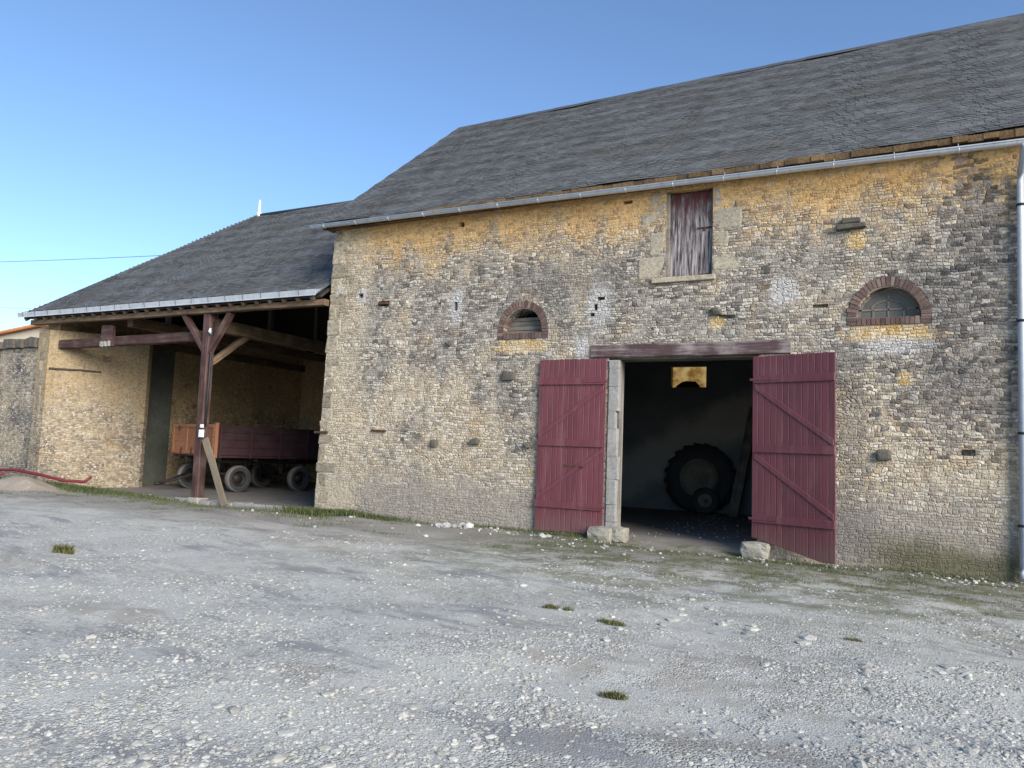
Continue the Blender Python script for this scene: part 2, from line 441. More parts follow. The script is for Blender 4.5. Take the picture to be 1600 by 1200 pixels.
M['redwood'] = wood("maroon_painted_timber", (.045, .022, .020), (.088, .042, .037), (.16, .115, .095), .5, isl=.1)
M['brownwood'] = wood("brown_timber", (.075, .048, .03), (.19, .125, .075), (.26, .19, .12), .4)
M['greywood'] = wood("old_grey_timber", (.10, .088, .075), (.25, .22, .185), (.33, .295, .25), .4)
M['darkwood'] = wood("dark_timber", (.03, .024, .019), (.08, .062, .046))
M['plankwood'] = wood("raw_plank", (.13, .105, .075), (.27, .22, .155))
M['zinc'] = zinc()
M['pipezinc'] = plain("grey_zinc_pipe", (.38, .40, .43), .55, .3, .15)
M['brick'] = brick_mat()
M['mortar'] = stone_block("brick_mortar", (.24, .21, .17), (.38, .33, .27), .01, False)
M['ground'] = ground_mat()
M['pebble'] = pebble_mat()
M['whitestone'] = stone_block("white_rubble", (.36, .35, .33), (.64, .62, .59), .01)
M['grass'] = grass_mat("grass_blades", (.034, .052, .016), (.065, .09, .03), (.16, .15, .065))
M['moss'] = grass_mat("dry_tuft", (.05, .055, .018), (.11, .115, .04), (.20, .18, .08))
M['rubber'] = plain("tyre_rubber", (.045, .048, .052), .75, bumps=.3)
M['oldrubber'] = plain("dusty_tyre_tread", (.17, .15, .12), .9, bumps=.4)
M['rim'] = plain("rusty_rim", (.16, .10, .055), .7, .2, .35)
M['rimpale'] = plain("dull_ochre_rim", (.26, .23, .18), .7, .1, .3)
M['iron'] = plain("rusty_iron", (.09, .042, .026), .8, .3, .4)
M['steel'] = plain("dark_chassis_steel", (.03, .024, .022), .6, .3)
M['orange'] = wood("rust_orange_panel", (.28, .11, .055), (.46, .21, .10), (.16, .075, .05), .75)
M['maroon'] = wood("dark_maroon_panel", (.030, .012, .016), (.066, .026, .031), (.055, .042, .038), .5)
M['white'] = plain("white_plastic", (.72, .72, .70), .5, 0, .08)
M['black'] = plain("black_cable", (.02, .02, .022), .6)
M['tile'] = plain("orange_clay_tile", (.42, .19, .09), .85, 0, .3, .2, .5)
M['render'] = plain("cream_house_render", (.62, .53, .40), .9, 0, .08, .2)
M['coping'] = plain("mossy_coping", (.12, .105, .085), .95, 0, .5, .2, .7)
M['redhose'] = plain("red_pipe_plastic", (.15, .018, .028), .6, 0, .2)
M['greentarp'] = plain("green_netting", (.012, .085, .05), .8, 0, .35)
M['gable_shade'] = stone_block("painted_gable_shade", (.075, .082, .07), (.15, .155, .13), .015, False)  # dark colour that paints the shade behind the shed pier
M['sand'] = stone_block("sandy_gravel_heap", (.24, .20, .155), (.44, .39, .32), .02, False)
M['concrete'] = stone_block("old_concrete", (.24, .23, .215), (.40, .385, .36), .01, False)

def glass_mat():
    k = NT("dusty_pane")
    m = k.noise(k.pos, 5, 5, .65)
    return k.out(k.mix(m, (.065, .062, .055), (.15, .14, .12)), k.ramp(m, [(.2, .35), (.8, .6)]), None, .4)
M['glass'] = glass_mat()
def lit_mat():
    k = NT("lit_window_pane")
    m = k.noise(k.pos, 2.6, 3, .6)
    c = k.mix(k.step(m, .35, .65), (.38, .19, .04), (1.0, .72, .30))
    k.put(k.b.inputs['Base Color'], (.3, .2, .08))
    k.put(k.b.inputs['Emission Color'], c)
    k.b.inputs['Emission Strength'].default_value = .2
    return k.m
M['lit'] = lit_mat()

# ------------------------------------------------------------------ objects
def tag(o, label=None, cat=None, group=None, kind=None):
    if label: o['label'] = label
    if cat: o['category'] = cat
    if group: o['group'] = group
    if kind: o['kind'] = kind
    return o

def thing(name, label, cat, loc=(0, 0, 0), rz=0, group=None):
    o = bpy.data.objects.new(name, None)
    o.empty_display_size = .2
    COL.objects.link(o)
    o.location = loc
    o.rotation_euler = (0, 0, rz)
    return tag(o, label, cat, group)

def link(name, me, mat, parent=None, world=True):
    """a mesh object; world=True: its mesh is in world space and the (unrotated) ancestors only offset it"""
    o = bpy.data.objects.new(name, me)
    COL.objects.link(o)
    if mat is not None:
        me.materials.clear()
        for m_ in (mat if isinstance(mat, (list, tuple)) else [mat]):
            me.materials.append(m_)
    if parent is not None:
        o.parent = parent
        if world:
            off = Vector((0, 0, 0)); p = parent
            while p is not None:
                off += Vector(p.location); p = p.parent
            o.location = -off
    return o

class MB:
    def __init__(s): s.bm = bmesh.new()
    def poly(s, pts):
        return s.bm.faces.new([s.bm.verts.new(p) for p in pts])
    def box(s, lo, hi, bev=0.0, jit=0.0, mat=None):
        x0, y0, z0 = lo; x1, y1, z1 = hi
        b = bmesh.new()
        vs = [b.verts.new((x, y, z)) for x in (x0, x1) for y in (y0, y1) for z in (z0, z1)]
        for f in ((0, 1, 3, 2), (4, 6, 7, 5), (0, 4, 5, 1), (2, 3, 7, 6), (0, 2, 6, 4), (1, 5, 7, 3)):
            b.faces.new([vs[i] for i in f])
        if jit:
            for v in b.verts: v.co += Vector([random.uniform(-jit, jit) for _ in range(3)])
        if bev:
            bmesh.ops.bevel(b, geom=b.edges[:], offset=bev, segments=2, profile=.6, affect='EDGES')
        if mat is not None: b.transform(mat)
        s.merge(b)
    def merge(s, b):
        me = bpy.data.meshes.new("tmp"); b.to_mesh(me); b.free(); s.bm.from_mesh(me); bpy.data.meshes.remove(me)
    def prism(s, outline, d0, d1, axis='Y'):
        """outline in the plane of the other two axes, extruded from d0 to d1"""
        f = {'Y': lambda p, d: (p[0], d, p[1]), 'X': lambda p, d: (d, p[0], p[1]), 'Z': lambda p, d: (p[0], p[1], d)}[axis]
        a = [s.bm.verts.new(f(p, d0)) for p in outline]
        b = [s.bm.verts.new(f(p, d1)) for p in outline]
        n = len(a)
        s.bm.faces.new(a); s.bm.faces.new(b[::-1])
        for i in range(n):
            s.bm.faces.new((a[i], b[i], b[(i + 1) % n], a[(i + 1) % n]))
    def tube(s, pts, r, seg=8, cap=True):
        pts = [Vector(p) for p in pts]
        rings = []
        for i, p in enumerate(pts):
            t = (pts[min(i + 1, len(pts) - 1)] - pts[max(i - 1, 0)]).normalized()
            a = t.cross(Vector((0, 0, 1)))
            if a.length < .05: a = t.cross(Vector((1, 0, 0)))
            a.normalize(); b = t.cross(a)
            rr = r[i] if isinstance(r, (list, tuple)) else r
            rings.append([s.bm.verts.new(p + (a * math.cos(q) + b * math.sin(q)) * rr) for q in [2 * math.pi * j / seg for j in range(seg)]])
        for i in range(len(rings) - 1):
            for j in range(seg):
                f = s.bm.faces.new((rings[i][j], rings[i][(j + 1) % seg], rings[i + 1][(j + 1) % seg], rings[i + 1][j]))
                f.smooth = True
        if cap:
            s.bm.faces.new(rings[0]); s.bm.faces.new(rings[-1][::-1])
    def lathe(s, prof, seg=48, axis='Y', smooth=True, closed=False):
        """prof: (radius, along) pairs revolved round the axis through the origin"""
        rings = []
        for r_, a_ in prof:
            ring = []
            for j in range(seg):
                q = 2 * math.pi * j / seg
                c_, s_ = r_ * math.cos(q), r_ * math.sin(q)
                ring.append(s.bm.verts.new({'Y': (c_, a_, s_), 'X': (a_, c_, s_), 'Z': (c_, s_, a_)}[axis]))
            rings.append(ring)
        pairs = list(zip(rings, rings[1:]))
        if closed: pairs.append((rings[-1], rings[0]))
        for r0, r1 in pairs:
            for j in range(seg):
                f = s.bm.faces.new((r0[j], r0[(j + 1) % seg], r1[(j + 1) % seg], r1[j]))
                f.smooth = smooth
    def mesh(s, name):
        bmesh.ops.recalc_face_normals(s.bm, faces=s.bm.faces[:])
        me = bpy.data.meshes.new(name); s.bm.to_mesh(me); s.bm.free(); return me
    def build(s, name, mat, parent=None, world=True):
        return link(name, s.mesh(name), mat, parent, world)

def beam(name, p0, p1, w, h, mat, parent=None, bev=.012, bow=0.0, up=(0, 0, 1), seg=6):
    """a timber of width w and depth h from p0 to p1 (world), its mesh along local X so the grain follows it"""
    p0, p1 = Vector(p0), Vector(p1)
    L = (p1 - p0).length
    ax = (p1 - p0).normalized(); u = Vector(up)
    if abs(ax.dot(u)) > .97: u = Vector((0, 1, 0))
    ay = u.cross(ax).normalized(); az = ax.cross(ay)
    bm = bmesh.new()
    rings = []
    for i in range(seg + 1):
        x = L * i / seg
        oy, oz = random.gauss(0, .006) * (0 < i < seg), bow * math.sin(math.pi * i / seg) + random.gauss(0, .006) * (0 < i < seg)
        ww, hh = w * random.uniform(.96, 1.03) / 2, h * random.uniform(.96, 1.03) / 2
        c = min(bev, ww * .5, hh * .5)
        prof = [(-ww + c, -hh), (ww - c, -hh), (ww, -hh + c), (ww, hh - c), (ww - c, hh), (-ww + c, hh), (-ww, hh - c), (-ww, -hh + c)]
        rings.append([bm.verts.new((x, a + oy, b + oz)) for a, b in prof])
    for i in range(seg):
        for j in range(8):
            bm.faces.new((rings[i][j], rings[i + 1][j], rings[i + 1][(j + 1) % 8], rings[i][(j + 1) % 8]))
    bm.faces.new(rings[0]); bm.faces.new(rings[-1][::-1])
    bmesh.ops.recalc_face_normals(bm, faces=bm.faces[:])
    me = bpy.data.meshes.new(name); bm.to_mesh(me); bm.free()
    o = link(name, me, mat, parent, False)
    off = Vector((0, 0, 0)); p = parent
    while p is not None:
        off += Vector(p.location); p = p.parent
    rot = Matrix((ax, ay, az)).transposed()
    o.rotation_euler = rot.to_euler()
    o.location = p0 - off
    return o

def boolean_cut(me, cutters, name):
    """cut solids (meshes) out of a mesh, at build time"""
    o = bpy.data.objects.new("cutwork", me); COL.objects.link(o)
    temps = []
    for c in cutters:
        q = bpy.data.objects.new("cutter", c); COL.objects.link(q); temps.append(q)
        m_ = o.modifiers.new("b", 'BOOLEAN'); m_.operation = 'DIFFERENCE'; m_.object = q; m_.solver = 'EXACT'
    dg = bpy.context.evaluated_depsgraph_get()
    dg.update()
    res = bpy.data.meshes.new_from_object(o.evaluated_get(dg))
    res.name = name
    for q in temps + [o]:
        bpy.data.objects.remove(q)
    return res

def vnoise(x, y, s, seed=0):
    """smooth value noise on arrays"""
    x = np.asarray(x, float) * s; y = np.asarray(y, float) * s
    xi = np.floor(x).astype(np.int64); yi = np.floor(y).astype(np.int64)
    fx, fy = x - xi, y - yi
    fx = fx * fx * (3 - 2 * fx); fy = fy * fy * (3 - 2 * fy)
    def h(a, b):
        n = (a * 374761393 + b * 668265263 + seed * 974634777) & 0xFFFFFFFF
        n = ((n ^ (n >> 13)) * 1274126177) & 0xFFFFFFFF
        return ((n ^ (n >> 16)) & 0xFFFF) / 65535.0
    return (h(xi, yi) * (1 - fx) + h(xi + 1, yi) * fx) * (1 - fy) + (h(xi, yi + 1) * (1 - fx) + h(xi + 1, yi + 1) * fx) * fy

def gz(x, y):
    """height of the yard: shallow ruts and pot-holes"""
    x = np.asarray(x, float); y = np.asarray(y, float)
    z = -.10 * np.clip((x + 8) / 7, 0, 1) * np.clip((y + 6) / 5, 0, 1)
    z = z + .10 * np.clip((-18 - x) / 6, 0, 1)
    z = z + (vnoise(x, y, .5, 1) - .5) * .06 + (vnoise(x * .6, y * 1.3, 1.5, 2) - .5) * .06 + (vnoise(x, y, 4.5, 3) - .5) * .018
    inside = np.clip((y - .1) / .5, 0, 1)
    return z * (1 - inside) + .03 * inside

# ------------------------------------------------------------------ ground
def axis(lo, hi, step, far):
    a = list(np.arange(lo, hi + 1e-6, step))
    s = step; l, h_ = lo, hi; L, H = [], []
    while l > -far:
        s *= 1.5; l -= s; L.append(l)
    s = step
    while h_ < far:
        s *= 1.5; h_ += s; H.append(h_)
    return np.array(L[::-1] + a + H)
gx_, gy_ = axis(-28, 6, .16, 400), axis(-14, 2, .11, 400)
GX, GY = np.meshgrid(gx_, gy_, indexing='ij')
GZ = gz(GX, GY)
nx_, ny_ = GX.shape
gv = np.stack([GX, GY, GZ], -1).reshape(-1, 3)
I = np.arange(nx_ * ny_).reshape(nx_, ny_)
gf = np.stack([I[:-1, :-1], I[1:, :-1], I[1:, 1:], I[:-1, 1:]], -1).reshape(-1, 4)
def np_mesh(name, v, f, smooth=False):
    me = bpy.data.meshes.new(name)
    v = np.asarray(v, np.float32); f = np.asarray(f, np.int32)
    me.vertices.add(len(v)); me.vertices.foreach_set("co", v.ravel())
    me.loops.add(f.size); me.loops.foreach_set("vertex_index", f.ravel())
    me.polygons.add(len(f)); me.polygons.foreach_set("loop_start", np.arange(len(f), dtype=np.int32) * f.shape[1])
    me.polygons.foreach_set("loop_total", np.full(len(f), f.shape[1], np.int32))
    me.polygons.foreach_set("use_smooth", np.full(len(f), smooth))
    me.update(calc_edges=True)
    return me
tag(link("ground", np_mesh("ground", gv, gf, True), M['ground']), kind='structure')

# ------------------------------------------------------------------ slates
def slates(name, parent, O, U, V, length, slope, clip=None, w=.205, e=.105, lift=.012, th=.007, mat='slate', seed=1, twist=0.0):
    """rows of single slates laid up a roof plane: O eave corner, U along the eave, V up the slope;
    clip(v) gives the (lo, hi) range of u at height v"""
    g = np.random.default_rng(seed)
    O, U, V = np.array(O, float), np.array(U, float), np.array(V, float)
    U /= np.linalg.norm(U); V = V / np.linalg.norm(V)
    Nn = np.cross(U, V); Nn /= np.linalg.norm(Nn)
    vs, fs = [], []
    rows = int(slope / e)
    for i in range(rows):
        v0 = i * e; v1 = v0 + e * 1.75
        lo, hi = (0, length) if clip is None else clip(v0 + e * .5)
        if hi - lo < .05: continue
        u = lo - (w / 2 if i % 2 else 0) - g.uniform(0, .03)
        sag = .012 * math.sin(i * .7)
        while u < hi:
            ww = w * g.uniform(.9, 1.1)
            a, b = max(u, lo), min(u + ww - .004, hi)
            u += ww
            if b - a < .02: continue
            d0, d1 = g.normal(0, .005), g.normal(0, .005)
            l0 = lift + abs(g.normal(0, .002)); l1 = l0 + g.normal(0, .0015)
            wob = .022 * math.sin(a * .9 + 1.3) + .012 * math.sin(a * 2.7) + sag * .5
            p = [O + U * a + V * (v0 + d0) + Nn * (l0 + wob), O + U * b + V * (v0 + d1) + Nn * (l1 + wob),
                 O + U * b + V * min(v1, slope) + Nn * (.001 + wob), O + U * a + V * min(v1, slope) + Nn * (.001 + wob),
                 O + U * a + V * (v0 + d0) + Nn * (l0 - th + wob), O + U * b + V * (v0 + d1) + Nn * (l1 - th + wob)]
            if twist:
                p = [q + np.array([0, 0, twist * np.dot(q - O, U) * np.dot(q - O, V) / slope]) for q in p]
            n = len(vs); vs += p
            fs += [(n, n + 1, n + 2, n + 3), (n + 4, n + 5, n + 1, n)]
    return link(name, np_mesh(name, np.array(vs), np.array(fs)), M[mat], parent)

# ================================================================== BARN
BX = Vector((-12.6, 0, 0))
barn = thing("stone_barn", "long rubble stone barn with steep slate roof, red double doors and two brick arched windows", "barn", BX)
EX = 18.0                                             # right end of the barn, out of frame
def rise(x): return .0068 * (x + 12.6)                # the eave climbs a little to the right
def rise_r(x): return .0178 * (x + 12.6)              # the ridge rather more

def arch(cx, cz, r, base, n=16, d0=-.5, d1=1.2):
    m_ = MB()
    m_.prism([(cx - r, base)] + [(cx - r * math.cos(math.pi * i / n), cz + r * math.sin(math.pi * i / n)) for i in range(n + 1)] + [(cx + r, base)], d0, d1)
    return m_.mesh("c")
def cbox(lo, hi):
    m_ = MB(); m_.box(lo, hi); return m_.mesh("c")
DX0, DX1, DZ = -5.22, -2.31, 3.57
wm = MB()
wm.prism([(-12.6, -.3), (EX, -.3), (EX, 6.98), (-12.42, 6.98)], 0, .6)
cut = [cbox((DX0, -.5, -.5), (DX1, 1.2, DZ)), cbox((-4.10, -.5, 5.13), (-3.18, .22, 6.86)),
       arch(-7.18, 4.22, .60, 4.02, d1=.05), arch(-.16, 4.19, .66, 4.03, d1=.05),
       arch(-7.18, 4.22, .46, 4.15, d1=.9), arch(-.16, 4.19, .50, 4.16, d1=.9)]
for (x, z, w_, h_, d_) in ((-10.85, 4.99, .30, .12, .3), (-11.55, 5.22, .16, .10, .25), (-12.3, 5.22, .14, .10, .25), (-5.42, 4.80, .17, .07, .25),
                           (-5.53, 4.62, .08, .13, .25), (-5.6, 4.47, .1, .07, .2), (-8.8, 6.69, .14, .12, .3), (-4.9, 6.75, .2, .07, .2), (-8.87, 4.82, .10, .2, .12),
                           (-9.3, 4.9, .07, .05, .15), (1.0, 1.87, .2, .1, .12), (-1.25, 4.42, .26, .06, .1), (-2.9, 4.3, .3, .08, .08)):
    cut.append(cbox((x - w_ / 2, -.3, z - h_ / 2), (x + w_ / 2, d_, z + h_ / 2)))
link("front_wall", boolean_cut(wm.mesh("w"), cut, "front_wall"), M['facade'], barn)

# roof planes
RY, RZ = 5.92, 11.96
YE, ZE = -.34, 6.99
def roof_slab(name, parent, pts, th, mat):
    m_ = MB()
    n = (Vector(pts[1]) - Vector(pts[0])).cross(Vector(pts[2]) - Vector(pts[1])).normalized()
    if n.z < 0: n = -n
    a = [m_.bm.verts.new(Vector(p) - n * .075) for p in pts]; b = [m_.bm.verts.new(Vector(p) - n * (th + .075)) for p in pts]
    m_.bm.faces.new(a); m_.bm.faces.new(b[::-1])
    for i in range(len(a)):
        j = (i + 1) % len(a); m_.bm.faces.new((a[i], b[i], b[j], a[j]))
    return m_.build(name, mat, parent)
XL = -12.66
SL = math.hypot(RY - YE, RZ - ZE)
def rp(x, t):
    z0, z1 = ZE + rise(x) + .05, RZ + rise_r(x)
    return (x, YE + .06 + (RY - YE - .06) * t, z0 + (z1 - z0) * t)
rg = MB(); NXR = 24
for d in (-.085, -.19):
    G = [[rg.bm.verts.new(Vector(rp(XL + .04 + (EX - XL - .04) * i / NXR, j / 6)) + Vector((0, 0, d))) for j in range(7)] for i in range(NXR + 1)]
    for i in range(NXR):
        for j in range(6): rg.bm.faces.new((G[i][j], G[i + 1][j], G[i + 1][j + 1], G[i][j + 1]))
rg.build("roof_boarding", M['slate_under'], barn)
roof_slab("roof_boarding", barn, [(XL + .04, RY, RZ), (EX, RY, RZ + rise_r(EX)), (EX, 12.2, ZE + rise(EX)), (XL + .04, 12.2, ZE)], .10, M['slate'])
slates("roof", barn, (XL, YE, ZE), (1, 0, .0068), (0, RY - YE, RZ - ZE), EX - XL, SL, w=.185, e=.09, seed=3, twist=.011)
cap = MB()
for i in range(64):
    x0 = XL + i * .48; x1 = min(x0 + .5, EX)
    if x0 >= EX: break
    z0, z1 = RZ + rise_r(x0), RZ + rise_r(x1)
    dz = random.uniform(0, .012)
    for sgn in (-1, 1):
        cap.poly([(x0, RY + sgn * .19, z0 - .13 + dz), (x1, RY + sgn * .19, z1 - .13 + dz), (x1, RY, z1 + .035 + dz), (x0, RY, z0 + .035 + dz)][::sgn])
cap.build("ridge_cap", M['slate_cap'], barn)

# gable, back and partition walls
def gable(name, x0, x1, mat, zscale=0):
    m_ = MB()
    m_.prism([(.6, -.3), (11.8, -.3), (11.8, 7.0), (RY, RZ - .2), (.6, 7.45)], x0, x1, 'X')
    m_.build(name, mat, barn)
gable("gable_wall", -12.46, -11.9, M['rubble_in'])
gable("gable_wall", EX - .6, EX - .02, M['rubble_in'])
m_ = MB(); m_.box((-11.9, 11.2, -.3), (EX - .6, 11.8, 7.0)); m_.build("back_wall", M['rubble_in'], barn)
wmesh = MB(); wmesh.box((-11.9, 8.9, -.2), (EX - .6, 9.3, 9.2))
link("partition_wall", boolean_cut(wmesh.mesh("w"), [cbox((-6.35, 8.5, 3.80), (-5.26, 9.6, 4.45))], "partition_wall"), M['dark_lime'], barn)
m_ = MB(); m_.prism([(.62, -.2), (8.88, -.2), (8.88, 9.1), (RY, RZ - .5), (.62, 7.2)], -1.2, -.9, 'X'); m_.build("cross_wall", M['rubble_in'], barn)
m_ = MB(); m_.prism([(.62, -.2), (8.88, -.2), (8.88, 9.1), (RY, RZ - .5), (.62, 7.2)], -8.6, -8.3, 'X'); m_.build("cross_wall", M['rubble_in'], barn)

# cornice course under the slates
cb = MB()
x = -12.5
while x < EX - .3:
    L = random.uniform(.14, .36)
    zr = rise(x)
    cb.box((x, -.20 + random.uniform(-.03, .02), 6.985 + random.uniform(-.01, .02)), (min(x + L - .012, EX - .05), .3, 7.06 + zr * .9), .015, .008)
    x += L
cb.build("cornice", M['cornice'], barn)

eb = MB()
for i in range(140):
    xa = -12.6 + i * .22; xb = min(xa + .22, EX)
    if xa >= EX: break
    za, zb_ = ZE + rise(xa), ZE + rise(xb)
    j0 = random.uniform(-.012, .025); jz = random.uniform(-.03, .012)
    ra = [eb.bm.verts.new(p) for p in ((xa, -.355 + j0, za - .10 + jz), (xa, -.355 + j0, za - .005), (xa, .1, za + .27), (xa, .1, za - .1))]
    rb_ = [eb.bm.verts.new(p) for p in ((xb, -.355 + j0, zb_ - .10 + jz), (xb, -.355 + j0, zb_ - .005), (xb, .1, zb_ + .27), (xb, .1, zb_ - .1))]
    for q in range(4): eb.bm.faces.new((ra[q], ra[(q + 1) % 4], rb_[(q + 1) % 4], rb_[q]))
    eb.bm.faces.new(ra); eb.bm.faces.new(rb_[::-1])
eb.build("eave_bedding", M['cornice'], barn)

# gutter and downpipe
def half_pipe(mb, x0, z0, x1, z1, y, r, n=8, th=.008):
    ang = [math.pi + math.pi * i / n for i in range(n + 1)]
    def ring(x, z, rr): return [mb.bm.verts.new((x, y + rr * math.cos(a), z + rr * math.sin(a))) for a in ang]
    a, b, c, d = ring(x0, z0, r), ring(x1, z1, r), ring(x0, z0, r - th), ring(x1, z1, r - th)
    for i in range(n):
        for q in ((a[i], a[i + 1], b[i + 1], b[i]), (c[i + 1], c[i], d[i], d[i + 1])):
            f = mb.bm.faces.new(q); f.smooth = True
        mb.bm.faces.new((a[i], c[i], c[i + 1], a[i + 1])); mb.bm.faces.new((b[i + 1], d[i + 1], d[i], b[i]))
    mb.bm.faces.new((a[0], b[0], d[0], c[0])); mb.bm.faces.new((a[n], c[n], d[n], b[n]))
g_ = MB()
def gzt(x): return 6.925 - .0062 * (x + 12.6)         # the gutter falls towards the downpipe
half_pipe(g_, -12.83, gzt(-12.83), EX, gzt(EX), -.43, .066)
g_.tube([(-12.83, -.498, gzt(-12.83) + .005), (EX, -.498, gzt(EX) + .005)], .017, 8)
gut = g_.build("gutter", M['zinc'], barn)
for i in range(30):
    br = MB()
    x = -12.4 + i * .95
    if x > EX - .3: break
    br.tube([(x, -.43 + .073 * math.cos(a), gzt(x) - .003 + .073 * math.sin(a)) for a in [math.pi * (1 + t / 6) for t in range(7)]] + [(x, -.33, 6.98)], .008, 5)
    br.build("gutter_bracket", M['zinc'], gut)
dp = MB()
PX = 1.80
dp.tube([(PX, -.43, 6.80), (PX, -.43, 6.72), (PX, -.34, 6.60), (PX - .01, -.10, 6.45), (PX - .01, -.085, 6.3), (PX - .09, -.085, .12), (PX - .09, -.10, .02), (PX - .09, -.16, -.08)], .058, 14)
pipe = dp.build("downpipe", M['pipezinc'], barn)
for z in (5.9, 4.0, 2.2, .75):
    xx = PX - .01 - .08 * (6.3 - z) / 6.2
    cl = MB()
    cl.tube([(xx, -.085, z - .02), (xx, -.085, z + .02)], .068, 14)
    cl.box((xx - .012, -.03, z - .012), (xx + .012, .02, z + .012))
    cl.build("pipe_clamp", M['steel'], pipe)

# quoins of the left corner
q_ = MB(); z = -.1; i = 0
while z < 6.9:
    hh = random.uniform(.26, .42); L = .5 if i % 2 else .3
    L *= random.uniform(.7, 1.25)
    xl = -12.6 + .18 * (z / 6.9) - .012
    q_.box((xl, -.012, z + .008), (xl + L, .34 if i % 2 else .6, min(z + hh - .008, 6.9)), .035, .025)
    z += hh; i += 1
q_.build("quoin_stone", M['quoin'], barn)

# lintel
lo = beam("lintel", (-5.60, .10, 3.70), (-1.75, .10, 3.70), .28, .262, M['lintel'], barn, .02)
beam("lintel_soffit_board", (-5.2, .3, 3.555), (-2.33, .3, 3.555), .42, .03, M['greywood'], barn, .004)

# jambs
j_ = MB()
z = 0.0
while z < 3.5:
    hh = random.uniform(.25, .6); j_.box((-5.20, -.03, z), (-5.0 + random.uniform(-.05, .03), .12, min(z + hh, 3.52)), .012, .006); z += hh
j_.box((-5.215, .12, .0), (-5.09, .62, 3.55), .012, .006)
j_.build("cement_jamb", M['cement'], barn)
beam("door_post", (-5.03, .2, .12), (-5.03, .2, 3.53), .07, .12, M['greywood'], barn)

# doors: local X across the leaf from the hinge, local Z up
def leaf(loc, rz, width, z0, z1, sx, slant=None, rails=(3.11, 1.85, .60)):
    """sx=-1: the leaf runs to -X from its hinge; boards, ledges and braces on the face looking -Y"""
    o = MB()
    n = 13
    bw = width / n
    for i in range(n):
        a, b = i * bw, (i + 1) * bw - .006
        za = zb = z0 + random.uniform(-.012, .012)
        if slant:
            za, zb = slant(a), slant(b)
        zt = z1 + random.uniform(-.006, .006)
        xa, xb = sorted((a * sx, b * sx))
        if sx < 0: za, zb = zb, za
        b2 = bmesh.new()
        v = [b2.verts.new(p) for p in ((xa, 0, za), (xb, 0, zb), (xb, 0, zt), (xa, 0, zt), (xa, .032, za), (xb, .032, zb), (xb, .032, zt), (xa, .032, zt))]
        for f in ((0, 1, 2, 3), (7, 6, 5, 4), (0, 4, 5, 1), (1, 5, 6, 2), (2, 6, 7, 3), (3, 7, 4, 0)): b2.faces.new([v[i_] for i_ in f])
        bmesh.ops.bevel(b2, geom=b2.edges[:], offset=.006, segments=1, affect='EDGES')
        o.merge(b2)
    d = o.build("door", M['door'], barn, False)
    d.location = Vector(loc) - BX
    d.rotation_euler = (0, 0, rz)
    for zr in rails:
        r_ = MB(); xa, xb = sorted((.02 * sx, (width - .01) * sx))
        r_.box((xa, -.032, zr - .085), (xb, -.002, zr + .055), .006, .002)
        q = r_.build("ledge", M['door'], d, False)
    for za, zb in ((rails[0] - .085, rails[1] + .055), (rails[1] - .085, rails[2] + .055)):
        # diagonal: high at the hinge, low at the free edge
        h0 = .085
        p = [(.04 * sx, za - .0), (.04 * sx, za - h0 * 1.3), ((width - .03) * sx, zb), ((width - .03) * sx, zb + h0 * 1.3)]
        if sx > 0: p = p[::-1]
        r_ = MB(); r_.prism(p, -.016, -.002)
        bmesh.ops.bevel(r_.bm, geom=r_.bm.edges[:], offset=.005, segments=1, affect='EDGES')
        r_.build("brace", M['door'], d, False)
    for zr in (rails[0] - .02, rails[2] - .02):
        s_ = MB(); xa, xb = sorted((-.04 * sx, .5 * sx))
        s_.box((xa, -.040, zr - .022), (xb, -.033, zr + .022), .003)
        s_.build("strap_hinge", M['iron'] if zr < 0 else M['door'], d, False)
    return d
dl = leaf((-5.24, -.075, 0), R(0), 1.48, .04, 3.55, -1)
dr = leaf((-2.40, -.075, 0), R(-16), 1.49, .0, 3.52, 1, slant=lambda a: .24 - .30 * min(1, max(0, (a - .05) / 1.2)) if a > .05 else .24)
pl_ = MB(); pl_.box((-.5, -.036, 1.35), (-.42, -.001, 1.39), .004); pl_.box((-.85, -.012, 1.36), (-.5, -.001, 1.40), .003)
pl_.build("latch", M['iron'], dl, False)

# hay door
hd = MB()
for i in range(6):
    a = -4.03 + i * .142
    hd.box((a, .10 + random.uniform(-.008, .008), 5.16 + random.uniform(0, .03)), (a + .135, .13, 6.82), .005, .003)
def recenter(mb, name, mat, c, parent, ploc):
    bmesh.ops.translate(mb.bm, verts=mb.bm.verts[:], vec=-Vector(c))
    o = mb.build(name, mat, parent, False); o.location = Vector(c) - ploc; return o
hay = recenter(hd, "hay_door", M['hay'], (-3.64, .1, 5.15), barn, BX)
f_ = MB()
f_.box((-4.10, .03, 5.15), (-4.035, .2, 6.84), .008); f_.box((-3.205, .03, 5.15), (-3.18, .2, 6.84), .006)
q = recenter(f_, "door_frame", M['greywood'], (-3.64, .1, 5.15), hay, BX + hay.location); q.location = (0, 0, 0)
f_ = MB(); f_.box((-3.50, .085, 6.07), (-3.22, .098, 6.11), .004); f_.box((-3.38, .07, 6.03), (-3.34, .098, 6.1), .004)
q = recenter(f_, "latch", M['iron'], (-3.64, .1, 5.15), hay, BX); q.location = (0, 0, 0)
f_ = MB(); f_.box((-4.35, -.07, 5.02), (-3.12, .2, 5.13), .02, .01); f_.build("sill", M['ashlar'], barn)
